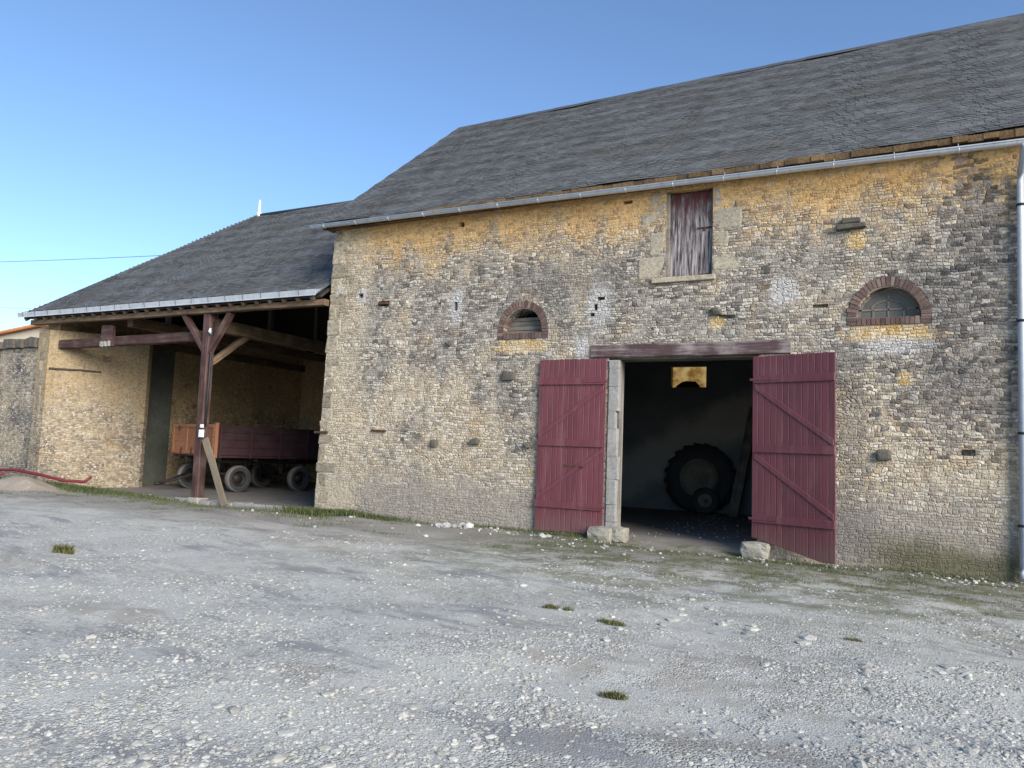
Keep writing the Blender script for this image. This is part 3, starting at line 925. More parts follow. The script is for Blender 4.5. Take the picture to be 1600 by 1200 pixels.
for (x0, x1, z0, z1) in ((-4.62, -4.10, 6.10, 6.46), (-4.42, -4.10, 6.46, 6.86), (-4.42, -4.10, 5.60, 6.08), (-4.66, -4.10, 5.14, 5.58),
                         (-3.18, -2.62, 6.0, 6.42), (-3.18, -2.86, 6.44, 6.86), (-3.18, -2.86, 5.62, 5.98), (-3.18, -2.55, 5.22, 5.60), (-3.10, -2.72, 4.96, 5.2)):
    f_ = MB(); f_.box((x0, -.006 + random.uniform(-.006, .004), z0), (x1 - .008, .18, z1 - .012), .035, .02)
    f_.build("dressed_stone", M['ashlar'], barn)

# brick arches
def brick_arch(cx, cz, ri, ro, base, pointed=0.0):
    a_ = MB()
    n = int(math.pi * (ri + ro) / 2 / .072)
    for i in range(n):
        t0, t1 = math.pi * i / n + .012, math.pi * (i + 1) / n - .012
        r0, r1 = ri + random.uniform(-.008, .008), ro + random.uniform(-.015, .015)
        pts = []
        for (t, r_) in ((t0, r0), (t0, r1), (t1, r1), (t1, r0)):
            pts.append((cx - r_ * math.cos(t), cz + r_ * math.sin(t) * (1 + pointed * math.sin(t))))
        y = -.014 + random.uniform(-.008, .006)
        a_.prism(pts, y, .3)
    for sx in (-1, 1):
        z = base
        while z < cz - .02:
            a_.box((cx + sx * (ri + ro) / 2 - (ro - ri) / 2, -.012 + random.uniform(-.006, .006), z + .006), (cx + sx * (ri + ro) / 2 + (ro - ri) / 2, .3, min(z + .068, cz - .004)))
            z += .072
    x = cx - ri + .008                     # soldier course sill
    while x < cx + ri - .05:
        a_.box((x, -.016 + random.uniform(-.01, .006), base + .004), (x + .066, .3, base + .13 + random.uniform(-.008, .008)), .004)
        x += .075
    return a_.build("brick_surround", M['brick'], barn)
def mortar_ring(cx, cz, ri, ro, base):
    m_ = MB()
    outer = [(cx - ro, base)] + [(cx - ro * math.cos(math.pi * i / 24), cz + ro * math.sin(math.pi * i / 24)) for i in range(25)] + [(cx + ro, base)]
    inner = [(cx + ri, base + .12)] + [(cx + ri * math.cos(math.pi * i / 24), cz + ri * math.sin(math.pi * i / 24)) for i in range(25)] + [(cx - ri, base + .12)]
    m_.prism(outer + [(cx + ri * .0 + ro, base)][:0] + [(cx + ro, base)][:0] + [], .004, .048)
    me = boolean_cut(m_.mesh("w"), [arch(cx, cz, ri + .005, base + .12, d0=-.2, d1=.3)], "arch_mortar")
    return me
for (cx, cz, ri, ro, base, pt) in ((-7.18, 4.22, .455, .60, 4.02, .06), (-.16, 4.19, .50, .65, 4.03, .05)):
    s_ = brick_arch(cx, cz, ri, ro, base, pt)
    link("mortar", mortar_ring(cx, cz, ri, ro, base), M['mortar'], s_)
# left window: weathered boards behind the arch, gap at the top
wb = MB()
for i, (z0, z1) in enumerate(((4.14, 4.235), (4.245, 4.33), (4.345, 4.44), (4.455, 4.53))):
    wb.box((-7.66, .20 + .02 * i, z0), (-6.70, .225 + .02 * i, z1), .004, .006)
wl_ = recenter(wb, "boarded_window", M['greywood'], (-7.18, .2, 4.14), barn, BX)
# right window: dusty panes and bars
wf = MB(); cx, cz = -.16, 4.19
def bar(mb, p, q, w=.028, y0=.20, y1=.235):
    p, q = Vector(p), Vector(q); d = (q - p).normalized(); nn = Vector((-d.y, d.x)) * w / 2
    mb.prism([tuple(p + nn), tuple(q + nn), tuple(q - nn), tuple(p - nn)], y0, y1)
bar(wf, (cx - .48, 4.18), (cx + .48, 4.18), .045)
bar(wf, (cx - .47, 4.335), (cx + .47, 4.335))
for dx in (-.24, 0, .24):
    bar(wf, (cx + dx, 4.2), (cx + dx, 4.62 if dx == 0 else 4.335))
for i in range(10):
    t0, t1 = math.pi * i / 10, math.pi * (i + 1) / 10
    bar(wf, (cx - .27 * math.cos(t0), 4.335 + .16 * math.sin(t0)), (cx - .27 * math.cos(t1), 4.335 + .16 * math.sin(t1)), .022)
    bar(wf, (cx - .475 * math.cos(t0), cz + .475 * math.sin(t0)), (cx - .475 * math.cos(t1), cz + .475 * math.sin(t1)), .045)
ww = wf.build("window", M['greywood'], barn)
gp = MB(); gp.prism([(cx - .5 * math.cos(math.pi * i / 20), cz - .02 + .5 * math.sin(math.pi * i / 20)) for i in range(21)], .216, .222)
gp.build("pane", M['glass'], ww)

# ledge, corbel stones, iron stubs
f_ = MB(); f_.box((-.98, -.13, 5.76), (-.5, .2, 5.86), .02, .015); f_.box((-.9, -.09, 5.87), (-.58, .2, 5.98), .02, .02); f_.build("stone_ledge", M['darkstone'], barn)
for (x, z, s_) in ((-7.44, 3.22, .16), (-9.25, 1.76, .11), (-8.24, 1.80, .12), (-6.95, 1.77, .09), (-.22, 1.8, .14), (-9.0, 4.0, .08), (-3.08, 4.42, .10), (-1.5, 1.9, .06)):
    f_ = MB(); f_.box((x - s_, -.09, z - s_ * .75), (x + s_ * random.uniform(.6, 1), .2, z + s_ * random.uniform(.5, .8)), .05, .035); f_.build("corbel_stone", M['darkstone'], barn)
for (x, z) in ((-10.8, 1.99), (-12.5, 1.92)):
    f_ = MB(); f_.box((x - .2, -.05, z - .025), (x + .2, .1, z + .025), .006, .006); f_.build("iron_tie", M['iron'], barn)
f_ = MB(); f_.box((-10.98, -.06, 4.965), (-10.72, .3, 5.02), .008, .01); f_.build("iron_tie", M['iron'], barn)

# lit window of the inner partition
lw = MB(); lw.box((-6.35, 9.12, 3.62), (-5.26, 9.15, 4.47)); lw = lw.build("lit_window", M['lit'], barn)
f_ = MB(); bar(f_, (-6.35, 3.62), (-5.26, 3.62), .07, 9.06, 9.11)
f_.prism([(-6.3, 3.60), (-6.2, 3.86), (-6.05, 3.97), (-5.9, 4.01), (-5.62, 3.99), (-5.5, 3.87), (-5.45, 3.60)], 9.02, 9.10)
f_.build("stacked_bale", M['darkwood'], lw)
# beams inside the barn
for y in (3.0, 6.2):
    beam("tie_beam", (-8.3, y, 5.6), (-1.2, y, 5.6), .26, .3, M['darkwood'], barn)

# ================================================================== OPEN CART SHED
SX = Vector((-16.55, 0, 0))
shed = thing("open_cart_shed", "open fronted cart shed under a hipped slate roof held up by a maroon forked post", "shed", SX)
EL, ER = -24.5, -12.56
SYE, SZE = -.36, 5.26
HX, HZ = -21.15, 10.0
ssl = math.hypot(RY - SYE, HZ - SZE)
def hipclip(v):
    return ((HX - EL) * v / ssl, ER - EL)
slates("roof", shed, (EL, SYE, SZE), (1, 0, 0), (0, RY - SYE, HZ - SZE), ER - EL, ssl, hipclip, w=.185, e=.092, seed=5)
hl = math.hypot(HX - EL, HZ - SZE)
def endclip(v):
    t = v / hl
    return ((RY - SYE) * t, 2 * (RY - SYE) - (RY - SYE) * t)
slates("hip_end", shed, (EL, 2 * RY - SYE, SZE), (0, -1, 0), (HX - EL, 0, HZ - SZE), 2 * (RY - SYE), hl, endclip, seed=6)
roof_slab("roof_boarding", shed, [(EL + .05, SYE + .05, SZE + .03), (ER, SYE + .05, SZE + .03), (ER, RY, HZ), (HX, RY, HZ)], .05, M['slate_under'])
roof_slab("roof_boarding", shed, [(ER, RY, HZ), (ER, 2 * RY - SYE, SZE), (EL, 2 * RY - SYE, SZE), (HX, RY, HZ)], .05, M['slate_under'])
roof_slab("roof_boarding", shed, [(EL + .05, SYE + .05, SZE + .03), (HX, RY, HZ), (EL + .05, 2 * RY - SYE, SZE + .03)], .05, M['slate_under'])
c_ = MB()
c_.tube([(EL, SYE, SZE + .02), (HX, RY, HZ + .02)], .035, 6); c_.tube([(EL, 2 * RY - SYE, SZE + .02), (HX, RY, HZ + .02)], .035, 6)
c_.build("hip_flashing", M['slate_cap'], shed)
c_ = MB(); c_.tube([(HX, RY, HZ + .015), (ER, RY, HZ + .03)], .05, 6); c_.build("ridge_cap", M['slate_cap'], shed)
c_ = MB(); c_.tube([(HX, RY, HZ - .05), (HX, RY, HZ + .12), (HX, RY, HZ + .15), (HX, RY, HZ + .5), (HX, RY, HZ + .6)], [.09, .08, .05, .045, .012], 12)
c_.build("finial", M['white'], shed)

# gutter standing on the slates, with hooks
dV = Vector((0, RY - SYE, HZ - SZE)).normalized(); dN = Vector((0, -dV.z, dV.y))
g_ = MB()
def onroof(x, v, n): return Vector((x, SYE, SZE)) + dV * v + dN * n
prof = [(-.05, -.01), (-.03, .015), (.01, .115), (.025, .12), (.02, .10), (-.005, .03), (.22, .03), (.22, .022), (0, .018)]
A = [g_.bm.verts.new(onroof(EL - .06, *p)) for p in prof]; B = [g_.bm.verts.new(onroof(ER - .04, *p)) for p in prof]
for i in range(len(prof)):
    j = (i + 1) % len(prof); g_.bm.faces.new((A[i], B[i], B[j], A[j]))
g_.bm.faces.new(A); g_.bm.faces.new(B[::-1])
sg = g_.build("gutter", M['zinc'], shed)
sg.location = -SX
x = EL + .2
while x < ER - .3:
    h_ = MB()
    h_.tube([onroof(x, -.035, .012), onroof(x, .008, .126), onroof(x, .10, .11), onroof(x, .30, .03)], .007, 5)
    x += .62
    h_.build("gutter_hook", M['steel'], sg, False).location = (0, 0, 0)

# rafters and plates
x = -24.3; 
while x < -12.6:
    beam("rafter", onroof(x, -.01, -.115), onroof(x, ssl * (1 if x > HX else max(.08, (x - EL) / (HX - EL))) - .1, -.115), .09, .10, M['brownwood'], shed, .006, seg=2)
    x += .46
beam("wall_plate", (-24.2, -.10, 5.09), (-12.5, -.10, 5.09), .2, .15, M['brownwood'], shed)
beam("wall_plate", (-23.62, .3, 5.06), (-23.62, 11.6, 5.06), .2, .2, M['brownwood'], shed)
beam("wall_plate", (-23.3, 3.0, 4.90), (-23.3, 11.6, 4.90), .12, .26, M['brownwood'], shed)
# the forked post
PXs = -16.55
post = beam("post", (PXs - .02, 0, .1), (PXs, -.02, 5.04), .24, .24, M['redwood'], shed, .02, up=(0, 1, 0))
beam("post_brace", (PXs - .05, -.02, 3.95), (PXs - .9, -.06, 5.02), .15, .17, M['redwood'], shed, up=(0, 1, 0))
beam("post_brace", (PXs + .05, -.02, 3.95), (PXs + .83, -.06, 5.02), .15, .17, M['redwood'], shed, up=(0, 1, 0))
beam("back_brace", (PXs, .1, 3.7), (PXs, 1.35, 4.62), .14, .16, M['brownwood'], shed)
f_ = MB(); f_.box((PXs - .2, -.2, -.1), (PXs + .2, .2, .12), .03, .02); f_.build("post_stone", M['blockstone'], shed)
beam("front_beam", (-23.25, .27, 4.42), (PXs - .02, .19, 4.46), .24, .27, M['redwood'], shed, .02)
f_ = MB(); f_.box((-21.1, .02, 4.3), (-20.6, .16, 4.92), .02, .03); f_.build("hanging_block", M['redwood'], shed)
f_ = MB()
for i in range(3): f_.box((-21.05 + i * .16, -.01, 4.27), (-20.95 + i * .16, .02, 4.42), .01, .02)
f_.build("iron_plates", M['cement'], shed)
beam("tie_beam", (PXs, .12, 4.74), (PXs, 11.6, 4.72), .26, .34, M['brownwood'], shed)
for y in (2.2, 4.2, 6.2): beam("strut", (PXs, y, 4.9), (PXs, y, 4.9 + min(y, 5.5) * .72), .14, .14, M['darkwood'], shed)
beam("tie_beam", (-20.2, .3, 5.0), (-20.2, 11.6, 5.0), .24, .26, M['brownwood'], shed)
for y in (1.6, 3.4): beam("strut", (-20.2, y, 5.1), (-20.2, y, 5.1 + y * .6), .14, .14, M['greywood'], shed)
beam("purlin", (-22.5, 2.8, 7.25), (-12.5, 2.8, 7.25), .18, .2, M['darkwood'], shed)
# walls
gm = MB(); gm.box((-24.0, .25, -.3), (-23.4, 11.8, 5.75))
hc = []
for (y, z) in ((5.2, 3.6), (4.6, 2.9), (5.6, 2.85), (7.0, 2.75), (7.9, 2.7), (8.0, 3.7), (10.3, 2.55), (9.4, 3.95)):
    hc.append(cbox((-23.6, y - .09, z - .08), (-23.2, y + .09, z + .08)))
link("gable_wall", boolean_cut(gm.mesh("w"), hc, "gable_wall"), M['rubble_deep'], shed)
am = MB()
am.prism([(-24.02, 0), (-23.45, -.02), (-22.95, .55), (-22.45, 1.4), (-22.02, 2.42), (-22.12, 2.62), (-23.45, 2.75), (-24.02, 2.75)], -.3, 4.86, 'Z')
amc = [cbox((-23.6, -.2, 3.63), (-22.2, 1.7, 3.67)), cbox((-22.6, 1.2, 4.0), (-22.0, 1.42, 4.16))]
link("front_pier", boolean_cut(am.mesh("w"), amc[1:], "front_pier"), M['rubble'], shed)
c_ = MB(); c_.box((-23.41, 2.5, -.1), (-23.37, 4.55, 4.95), .015, .01); c_.build("gable_shade_slab", M['gable_shade'], shed)  # thin added slab, its dark colour painting shade behind the pier
beam("ledge_board", (-23.38, .0, 3.66), (-22.93, .53, 3.66), .05, .06, M['darkwood'], shed)
beam("ledge_board", (-22.93, .53, 3.66), (-22.56, 1.16, 3.655), .05, .05, M['darkwood'], shed)
m_ = MB(); m_.box((-23.4, 11.2, -.3), (-12.5, 11.8, 5.62)); m_.build("back_wall", M['rubble_deep'], shed)
# floor edge
f_ = MB()
x = -19.6
while x < -12.9:
    L = random.uniform(.45, .95)
    f_.box((x, -.12 + random.uniform(-.04, .04), -.15), (x + L - .02, .16 + random.uniform(-.05, .03), .05 + random.uniform(-.015, .03)), .02, .015); x += L
f_.build("edge_stone", M['concrete'], shed)
# electric box and cable on the post
f_ = MB(); f_.box((PXs + .09, -.21, 1.70), (PXs + .21, -.125, 1.90), .012); f_.box((PXs + .1, -.19, 1.95), (PXs + .18, -.125, 2.04), .01)
f_.build("socket_box", M['white'], post, False)
ob = post.children[-1] if post.children else None
f_ = MB(); f_.tube([(PXs + .135, -.05, 2.0), (PXs + .14, -.04, 3.0), (PXs + .135, -.04, 4.0), (PXs + .12, .0, 4.8)], .035, 8); cable = f_.build("conduit", M['black'], shed)
ob.parent = shed; ob.location = -SX
f_ = MB(); f_.tube([(PXs + .17, -.12, 4.45), (PXs + .17, -.15, 4.52), (PXs + .17, -.12, 4.60)], [.03, .045, .03], 8); f_.build("insulator", M['white'], shed)

# plank leaning on the post
pk = beam("wooden_plank", (-15.22, -.32, gz(-15.22, -.32) + .02), (-16.22, -.19, 1.66), .19, .045, M['plankwood'], None, .006, up=(0, -1, .3))
tag(pk, "bare brown plank leaning against the foot of the maroon shed post", "plank")

# ================================================================== TRAILER
TL, TW = 4.6, 2.52
tr = thing("farm_trailer", "old two axle farm trailer with rust orange tailboard parked inside the open shed", "trailer", (-18.80, 2.5, .03), R(-12))
# local: x to -TW is the near end's left, y along the length
def tbox(name, lo, hi, mat, parent=tr, bev=.01):
    f_ = MB(); f_.box(lo, hi, bev, .003); return f_.build(name, mat, parent, False)
zb, zt = 1.16, 2.10
tbox("bed", (-TW, 0, zb - .08), (0, TL, zb), M['maroon'])
e_ = MB()
for i in range(6): e_.box((-TW + .02 + i * (TW - .04) / 6, -.035, zb - .03), (-TW + .02 + (i + 1) * (TW - .04) / 6 - .008, 0, zt), .005)
tail = e_.build("tailboard", M['orange'], tr, False)
for z in (zb + .0, zt - .1): tbox("rail", (-TW, -.075, z), (0, -.036, z + .1), M['orange'], tail)
for x in (-TW, -TW * .66, -TW * .33, -.1): tbox("stile", (x, -.07, zb + .1), (x + .09, -.036, zt - .1), M['orange'], tail)
for x in (-TW * .82, -TW * .18):
    tbox("latch", (x - .03, -.10, zt - .2), (x + .03, -.076, zt - .04), M['iron'], tail, .006)
for x in (-TW * .75, -TW * .5, -TW * .25):
    tbox("hinge", (x - .035, -.085, zb - .05), (x + .035, -.076, zb + .2), M['iron'], tail, .004)
tbox("corner_post", (-.02, -.06, zb - .1), (.07, .05, zt + .05), M['orange'])
for sx in (0, -TW - .04):
    s_ = MB()
    for i in range(4): s_.box((sx, .06, zb + i * .235), (sx + .04, TL, zb + (i + 1) * .235 - .01), .005, .003)
    sb = s_.build("side_board", M['maroon'], tr, False)
    for y in (.1, 1.15, 2.25, 3.35, 4.4): tbox("stake", (sx + (.04 if sx == 0 else -.05), y, zb - .1), (sx + (.09 if sx == 0 else 0), y + .08, zt), M['maroon'], sb)
tbox("headboard", (-TW, TL - .04, zb), (0, TL, zt), M['maroon'])
for x in (-.55, -1.7): tbox("chassis_beam", (x - .05, -.02, zb - .26), (x + .05, TL, zb - .09), M['steel'])
for y in (.2, 1.5, 3.0, 4.3): tbox("cross_member", (-TW + .1, y, zb - .18), (-.1, y + .08, zb - .085), M['steel'])
def wheel(x, y, r=.42, w=.24):
    t = MB()
    t.lathe([(r * .58, -w * .40), (r * .72, -w * .5), (r * .90, -w * .48), (r * .985, -w * .36), (r, -w * .12), (r, w * .12), (r * .985, w * .36), (r * .90, w * .48), (r * .72, w * .5), (r * .58, w * .40)], 40, 'X')
    for v in t.bm.verts:
        pass
    tm = t.mesh("tyre")
    o = link("wheel", tm, [M['rubber'], M['oldrubber']], tr, False)
    for p in tm.polygons:
        rr = math.hypot(p.center.y, p.center.z)
        if rr > r * .91: p.material_index = 1
    o.location = (x, y, r)
    h = MB(); h.lathe([(.001, .05), (.10, .06), (.12, .02), (r * .45, -.02), (r * .56, .05), (r * .60, .085), (r * .60, -.085), (r * .45, -.06), (.001, -.06)], 32, 'X')
    for i in range(6):
        a = i * math.pi / 3; h.box((.0, .085 * math.cos(a) * 1.7 - .012, .085 * math.sin(a) * 1.7 - .012), (.03, .085 * math.cos(a) * 1.7 + .012, .085 * math.sin(a) * 1.7 + .012))
    hb = h.build("rim", M['steel'], o, False)
    return o
wy = (.95, 3.25)
for y in wy:
    for x in (-.16, -TW + .16):
        wheel(x - (.12 if x < -1 and y < 2 else 0), y - (.35 if x < -1 and y < 2 else 0))
    f_ = MB(); f_.tube([(-TW + .16, y, .42), (-.16, y, .42)], .05, 10); f_.build("axle", M['steel'], tr, False)
    for x in (-.55, -1.7):
        f_ = MB(); f_.box((x - .04, y - .5, .56), (x + .04, y + .5, .60), .01); f_.box((x - .04, y - .38, .52), (x + .04, y + .38, .56), .01)
        f_.box((x - .04, y - .5, .6), (x + .04, y - .44, zb - .2)); f_.box((x - .04, y + .44, .6), (x + .04, y + .5, zb - .2)); f_.box((x - .05, y - .06, .44), (x + .05, y + .06, .54))
        f_.build("leaf_spring", M['steel'], tr, False)
# ladder-like drawbar frame lowered at the near end
f_ = MB()
f_.tube([(-2.0, .3, .55), (-1.72, -.75, .22)], .035, 8); f_.tube([(-1.4, .3, .55), (-1.66, -.75, .22)], .035, 8)
for t in (.2, .5, .75): f_.tube([(-2.0 + .28 * t, .3 - 1.05 * t, .55 - .33 * t), (-1.4 - .26 * t, .3 - 1.05 * t, .55 - .33 * t)], .03, 8)
f_.tube([(-1.69, -.72, .22), (-1.69, -.95, .2)], .05, 8)
f_.build("drawbar", M['steel'], tr, False)

# ================================================================== GARDEN WALL AND HOUSE ON THE LEFT
gwl = thing("garden_wall", "tall grey weathered stone wall with dark mossy coping left of the shed", "wall", (-30, .2, 0))
m_ = MB(); m_.prism([(-44, -.3), (-23.95, -.3), (-23.78, 4.35), (-44, 4.15)], .12, .65); m_.build("wall_face", M['rubble_grey'], gwl)
c_ = MB(); x = -44
while x < -23.85:
    L = random.uniform(.25, .5)
    t = (x + 44) / 20 * .2
    c_.box((x, .0 + random.uniform(-.05, .03), 4.14 + t), (x + L - .01, .75, 4.42 + t + random.uniform(-.05, .08)), .04, .03); x += L
c_.build("coping", M['coping'], gwl)
m_ = MB()
z = -.1
while z < 4.3:
    hh = random.uniform(.18, .5)
    if random.random() < .7: m_.box((-23.86 + random.uniform(-.06, .06), -.02, z + .006), (-23.66 + random.uniform(-.06, .08), .18, z + hh - .006), .04, .025)
    z += hh
m_.build("quoin_stone", M['quoin'], gwl)

hs = thing("tiled_house", "cream rendered house with low orange tiled roof rising behind the garden wall", "house", (-41, 16, 0))
m_ = MB(); m_.prism([(-54.5, -.3), (-39.4, -.3), (-39.4, 7.1), (-43.6, 7.72), (-54.5, 6.75)], 12, 20); m_.build("wall", M['render'], hs)
m_ = MB()
for (a, b) in (((-55, 6.72), (-43.6, 7.74)), ((-43.6, 7.74), (-39.0, 7.06))):
    y = 11.7
    n = 24
    m_.prism([a, b, (b[0], b[1] + .1), (a[0], a[1] + .1)], 11.7, 20.3)
    for i in range(30):
        yy = 11.75 + i * .285
        m_.tube([(a[0], yy, a[1] + .1), (b[0], yy, b[1] + .1)], .09, 8)
m_.build("roof", M['tile'], hs)

# overhead wires
for k_, (p, q, sag, lab) in enumerate((((-72 - 25, 28, 19.4), (-20, 30, 16.0), .4, "upper black overhead wire crossing the sky left of the shed roof"),
                                       ((-72 - 25, 28, 15.6), (-30, 30, 10.5), .4, "lower thin overhead wire just above the house roof at the far left"))):
    f_ = MB()
    pts = [Vector(p).lerp(Vector(q), t / 16) - Vector((0, 0, sag * 4 * (t / 16) * (1 - t / 16))) for t in range(17)]
    f_.tube(pts, .022 if k_ == 0 else .012, 5)
    tag(f_.build("overhead_wire", M['black']), lab, "wire", "overhead wires")

# heap, red pipe, netting at the far left
def heap(cx, cy, rx, ry, hgt, seed=3, n=30):
    vs, fs = [], []
    for i in range(n + 1):
        for j in range(n + 1):
            x, y = -1 + 2 * i / n, -1 + 2 * j / n
            r_ = min(1, math.hypot(x, y))
            X_, Y_ = cx + x * rx, cy + y * ry
            z = hgt * (math.cos(math.pi * r_) * .5 + .5) * (.75 + .5 * float(vnoise(X_, Y_, 2.2, seed))) + .03 * (float(vnoise(X_, Y_, 7, seed)) - .5) * (1 - r_)
            vs.append((X_, Y_, float(gz(X_, Y_)) + z - .02 - .03 * (r_ >= 1)))
    for i in range(n):
        for j in range(n):
            a = i * (n + 1) + j; fs.append((a, a + n + 1, a + n + 2, a + 1))
    return np_mesh("heap", vs, fs, True)
tag(link("gravel_heap", heap(-22.6, -1.1, 2.1, 1.0, .36), M['sand']), "low heap of sandy gravel in front of the shed's left pier", "heap")
tag(link("gravel_heap", heap(-25.2, -1.2, 1.7, .9, .30, 8), M['sand']), "flatter sandy heap below the grey garden wall", "heap")
f_ = MB()
f_.tube([(-29, -.6, .42), (-27, -.55, .40), (-25.3, -.5, .47), (-24.0, -.35, .52), (-22.9, -.25, .42), (-22.2, .0, .28), (-21.75, .35, .26), (-21.6, .45, .40)], .045, 10)
tag(f_.build("red_pipe", M['redhose']), "red plastic pipe lying over the gravel heaps, its end turned up by the pier", "pipe")
f_ = MB()
f_.tube([(-29, -.95, .30), (-27, -.9, .30), (-25.4, -.8, .36), (-24.2, -.6, .40)], .042, 10)
tag(f_.build("red_pipe", M['redhose']), "shorter red plastic pipe beneath, lying in front of the grey garden wall", "pipe")
nm = heap(-25.6, -.35, 1.0, .45, .58, 11, 22)
tag(link("green_netting", nm, M['greentarp']), "crumpled dark green netting bunched at the foot of the garden wall", "netting")

# ================================================================== BARN CONTENTS
def big_tyre(name, loc, r, w, label, cat, group, lugs, tilt, rimr):
    root = thing(name, label, cat, loc, 0, group)
    root.rotation_euler = (tilt, 0, 0)
    t = MB()
    t.lathe([(rimr, -w * .38), (r * .72, -w * .5), (r * .9, -w * .46), (r * .955, -w * .34), (r * .965, 0), (r * .955, w * .34), (r * .9, w * .46), (r * .72, w * .5), (rimr, w * .38)], 56, 'Y')
    if lugs:
        for i in range(lugs):
            a = 2 * math.pi * i / lugs
            for s_ in (-1, 1):
                aa = a + (math.pi / lugs if s_ > 0 else 0)
                m4 = Matrix.Rotation(-aa, 4, 'Y') @ Matrix.Translation((r * .965, 0, 0)) @ Matrix.Rotation(s_ * R(38), 4, 'X')
                t.box((-.05, min(0, s_ * w * .56), -.028), (.045, max(0, s_ * w * .56), .028), mat=m4)
    o = t.build("tyre", M['rubber'], root, False); o.location = (0, 0, r)
    h = MB(); h.lathe([(.03, .02), (rimr * .3, .0), (rimr * .34, -.05), (rimr * .62, -.03), (rimr * .86, -.02), (rimr * .92, -w * .22), (rimr * 1.04, -w * .36), (rimr * 1.06, -w * .30), (rimr * 1.0, w * .3), (.03, .08)], 40, 'Y')
    for i in range(8):
        a = i * math.pi / 4; h.box((rimr * .48 * math.cos(a) - .02, -.065, rimr * .48 * math.sin(a) - .02), (rimr * .48 * math.cos(a) + .02, .0, rimr * .48 * math.sin(a) + .02))
    rb = h.build("rim", M['rimpale'], root, False); rb.location = (0, 0, r)
    return root
big_tyre("tractor_wheel", (-5.30, 8.32, .03), 1.02, .5, "huge tractor wheel standing against the barn's inner wall", "wheel", None, 20, R(-8), .56)
big_tyre("small_wheel", (-4.98, 7.72, .03), .40, .2, "small dark wheel propped against the huge tractor wheel", "wheel", None, 0, R(-10), .2)
pk = beam("wooden_board", (-4.25, 7.9, .03), (-3.80, 8.75, 3.2), .28, .05, M['greywood'], None, .008, up=(0, -1, .3))
tag(pk, "long pale board leaning on the inner wall beside the tractor wheel", "board")
pk = beam("dark_board", (-3.62, 8.3, .03), (-3.45, 8.8, 3.7), .22, .06, M['darkwood'], None, .008, up=(0, -1, .3))
tag(pk, "dark upright board standing next to the long pale board", "board")

# door stop stones
def boulder(name, c, s, mat, label, cat, group=None, seed=1, rz=0.0):
    g = random.Random(seed)
    b = bmesh.new(); bmesh.ops.create_cube(b, size=2)
    bmesh.ops.subdivide_edges(b, edges=b.edges[:], cuts=3, use_grid_fill=True)
    for v in b.verts:
        p = v.co.copy(); q = p.normalized() * 1.25
        v.co = p.lerp(q, .45)
        v.co += Vector([g.uniform(-.07, .07) for _ in range(3)])
        v.co = Vector((v.co.x * s[0], v.co.y * s[1], v.co.z * s[2]))
    bmesh.ops.rotate(b, verts=b.verts[:], cent=(0, 0, 0), matrix=Matrix.Rotation(rz, 3, 'Z'))
    me = bpy.data.meshes.new(name); b.to_mesh(me); b.free()
    o = link(name, me, mat); o.location = c
    return tag(o, label, cat, group)
boulder("stone_block", (-5.20, -.22, .07), (.24, .2, .15), M['blockstone'], "rough stone block at the foot of the left door jamb", "stone block", "door stop stones", 3)
boulder("stone_block", (-4.88, -.10, .09), (.15, .2, .14), M['blockstone'], "squared stone beside it on the doorway side of the left jamb", "stone block", "door stop stones", 9)
boulder("stone_block", (-2.30, -.26, .03), (.23, .18, .14), M['blockstone'], "pale stone block at the foot of the right door, nearest the downpipe", "stone block", "door stop stones", 5)

# loose white stones by the wall: one scattering
def chunk_mesh(name, pts, flat=.62):
    ico = bmesh.new(); bmesh.ops.create_icosphere(ico, subdivisions=1, radius=1)
    bv = np.array([v.co[:] for v in ico.verts]); bf = np.array([[v.index for v in f.verts] for f in ico.faces]); ico.free()
    n = len(pts); k_ = len(bv)
    p = np.array([q[:3] for q in pts]); s = np.array([q[3] for q in pts])
    sc = rng.uniform(.6, 1.3, (n, 1, 3)) * np.array([1, 1, flat]) * s[:, None, None]
    v = bv[None] * (1 + rng.uniform(-.28, .28, (n, k_, 1))) * sc
    a = rng.uniform(0, 6.28, n); ca, sa = np.cos(a), np.sin(a)
    vx = v[..., 0] * ca[:, None] - v[..., 1] * sa[:, None]; vy = v[..., 0] * sa[:, None] + v[..., 1] * ca[:, None]
    v = np.stack([vx, vy, v[..., 2]], -1) + p[:, None]
    f = bf[None] + (np.arange(n) * k_)[:, None, None]
    return np_mesh(name, v.reshape(-1, 3), f.reshape(-1, 3))
pts = []
for (cx, cy, sx, sy, n, s0) in ((-8.5, -.42, .28, .10, 26, .07), (-7.9, -.6, .5, .2, 16, .035), (-6.35, -.62, .12, .06, 6, .06), (-6.9, -.5, .5, .2, 26, .03), (-8.8, -1.6, .6, .4, 5, .035),
                            (-5.5, -.9, .5, .3, 22, .03), (.6, -.4, 1.0, .25, 45, .028), (-11.6, -1.5, 1.4, .5, 10, .035), (-4, -1.2, .9, .5, 24, .03), (1.2, -.8, .8, .35, 40, .03), (-2.2, -.8, .6, .3, 22, .03)):
    for _ in range(n):
        x, y = random.gauss(cx, sx), min(random.gauss(cy, sy), -.06)
        s = s0 * random.uniform(.5, 1.5); pts.append((x, y, float(gz(x, y)) + s * .25, s))
for _ in range(140):
    x, y = random.uniform(-5.1, -2.5), random.uniform(.3, 8.2); s_ = random.uniform(.008, .03)
    pts.append((x, y, .03 + s_ * .3, s_))
tag(link("rubble", chunk_mesh("rubble", pts), M['whitestone']), kind='stuff')

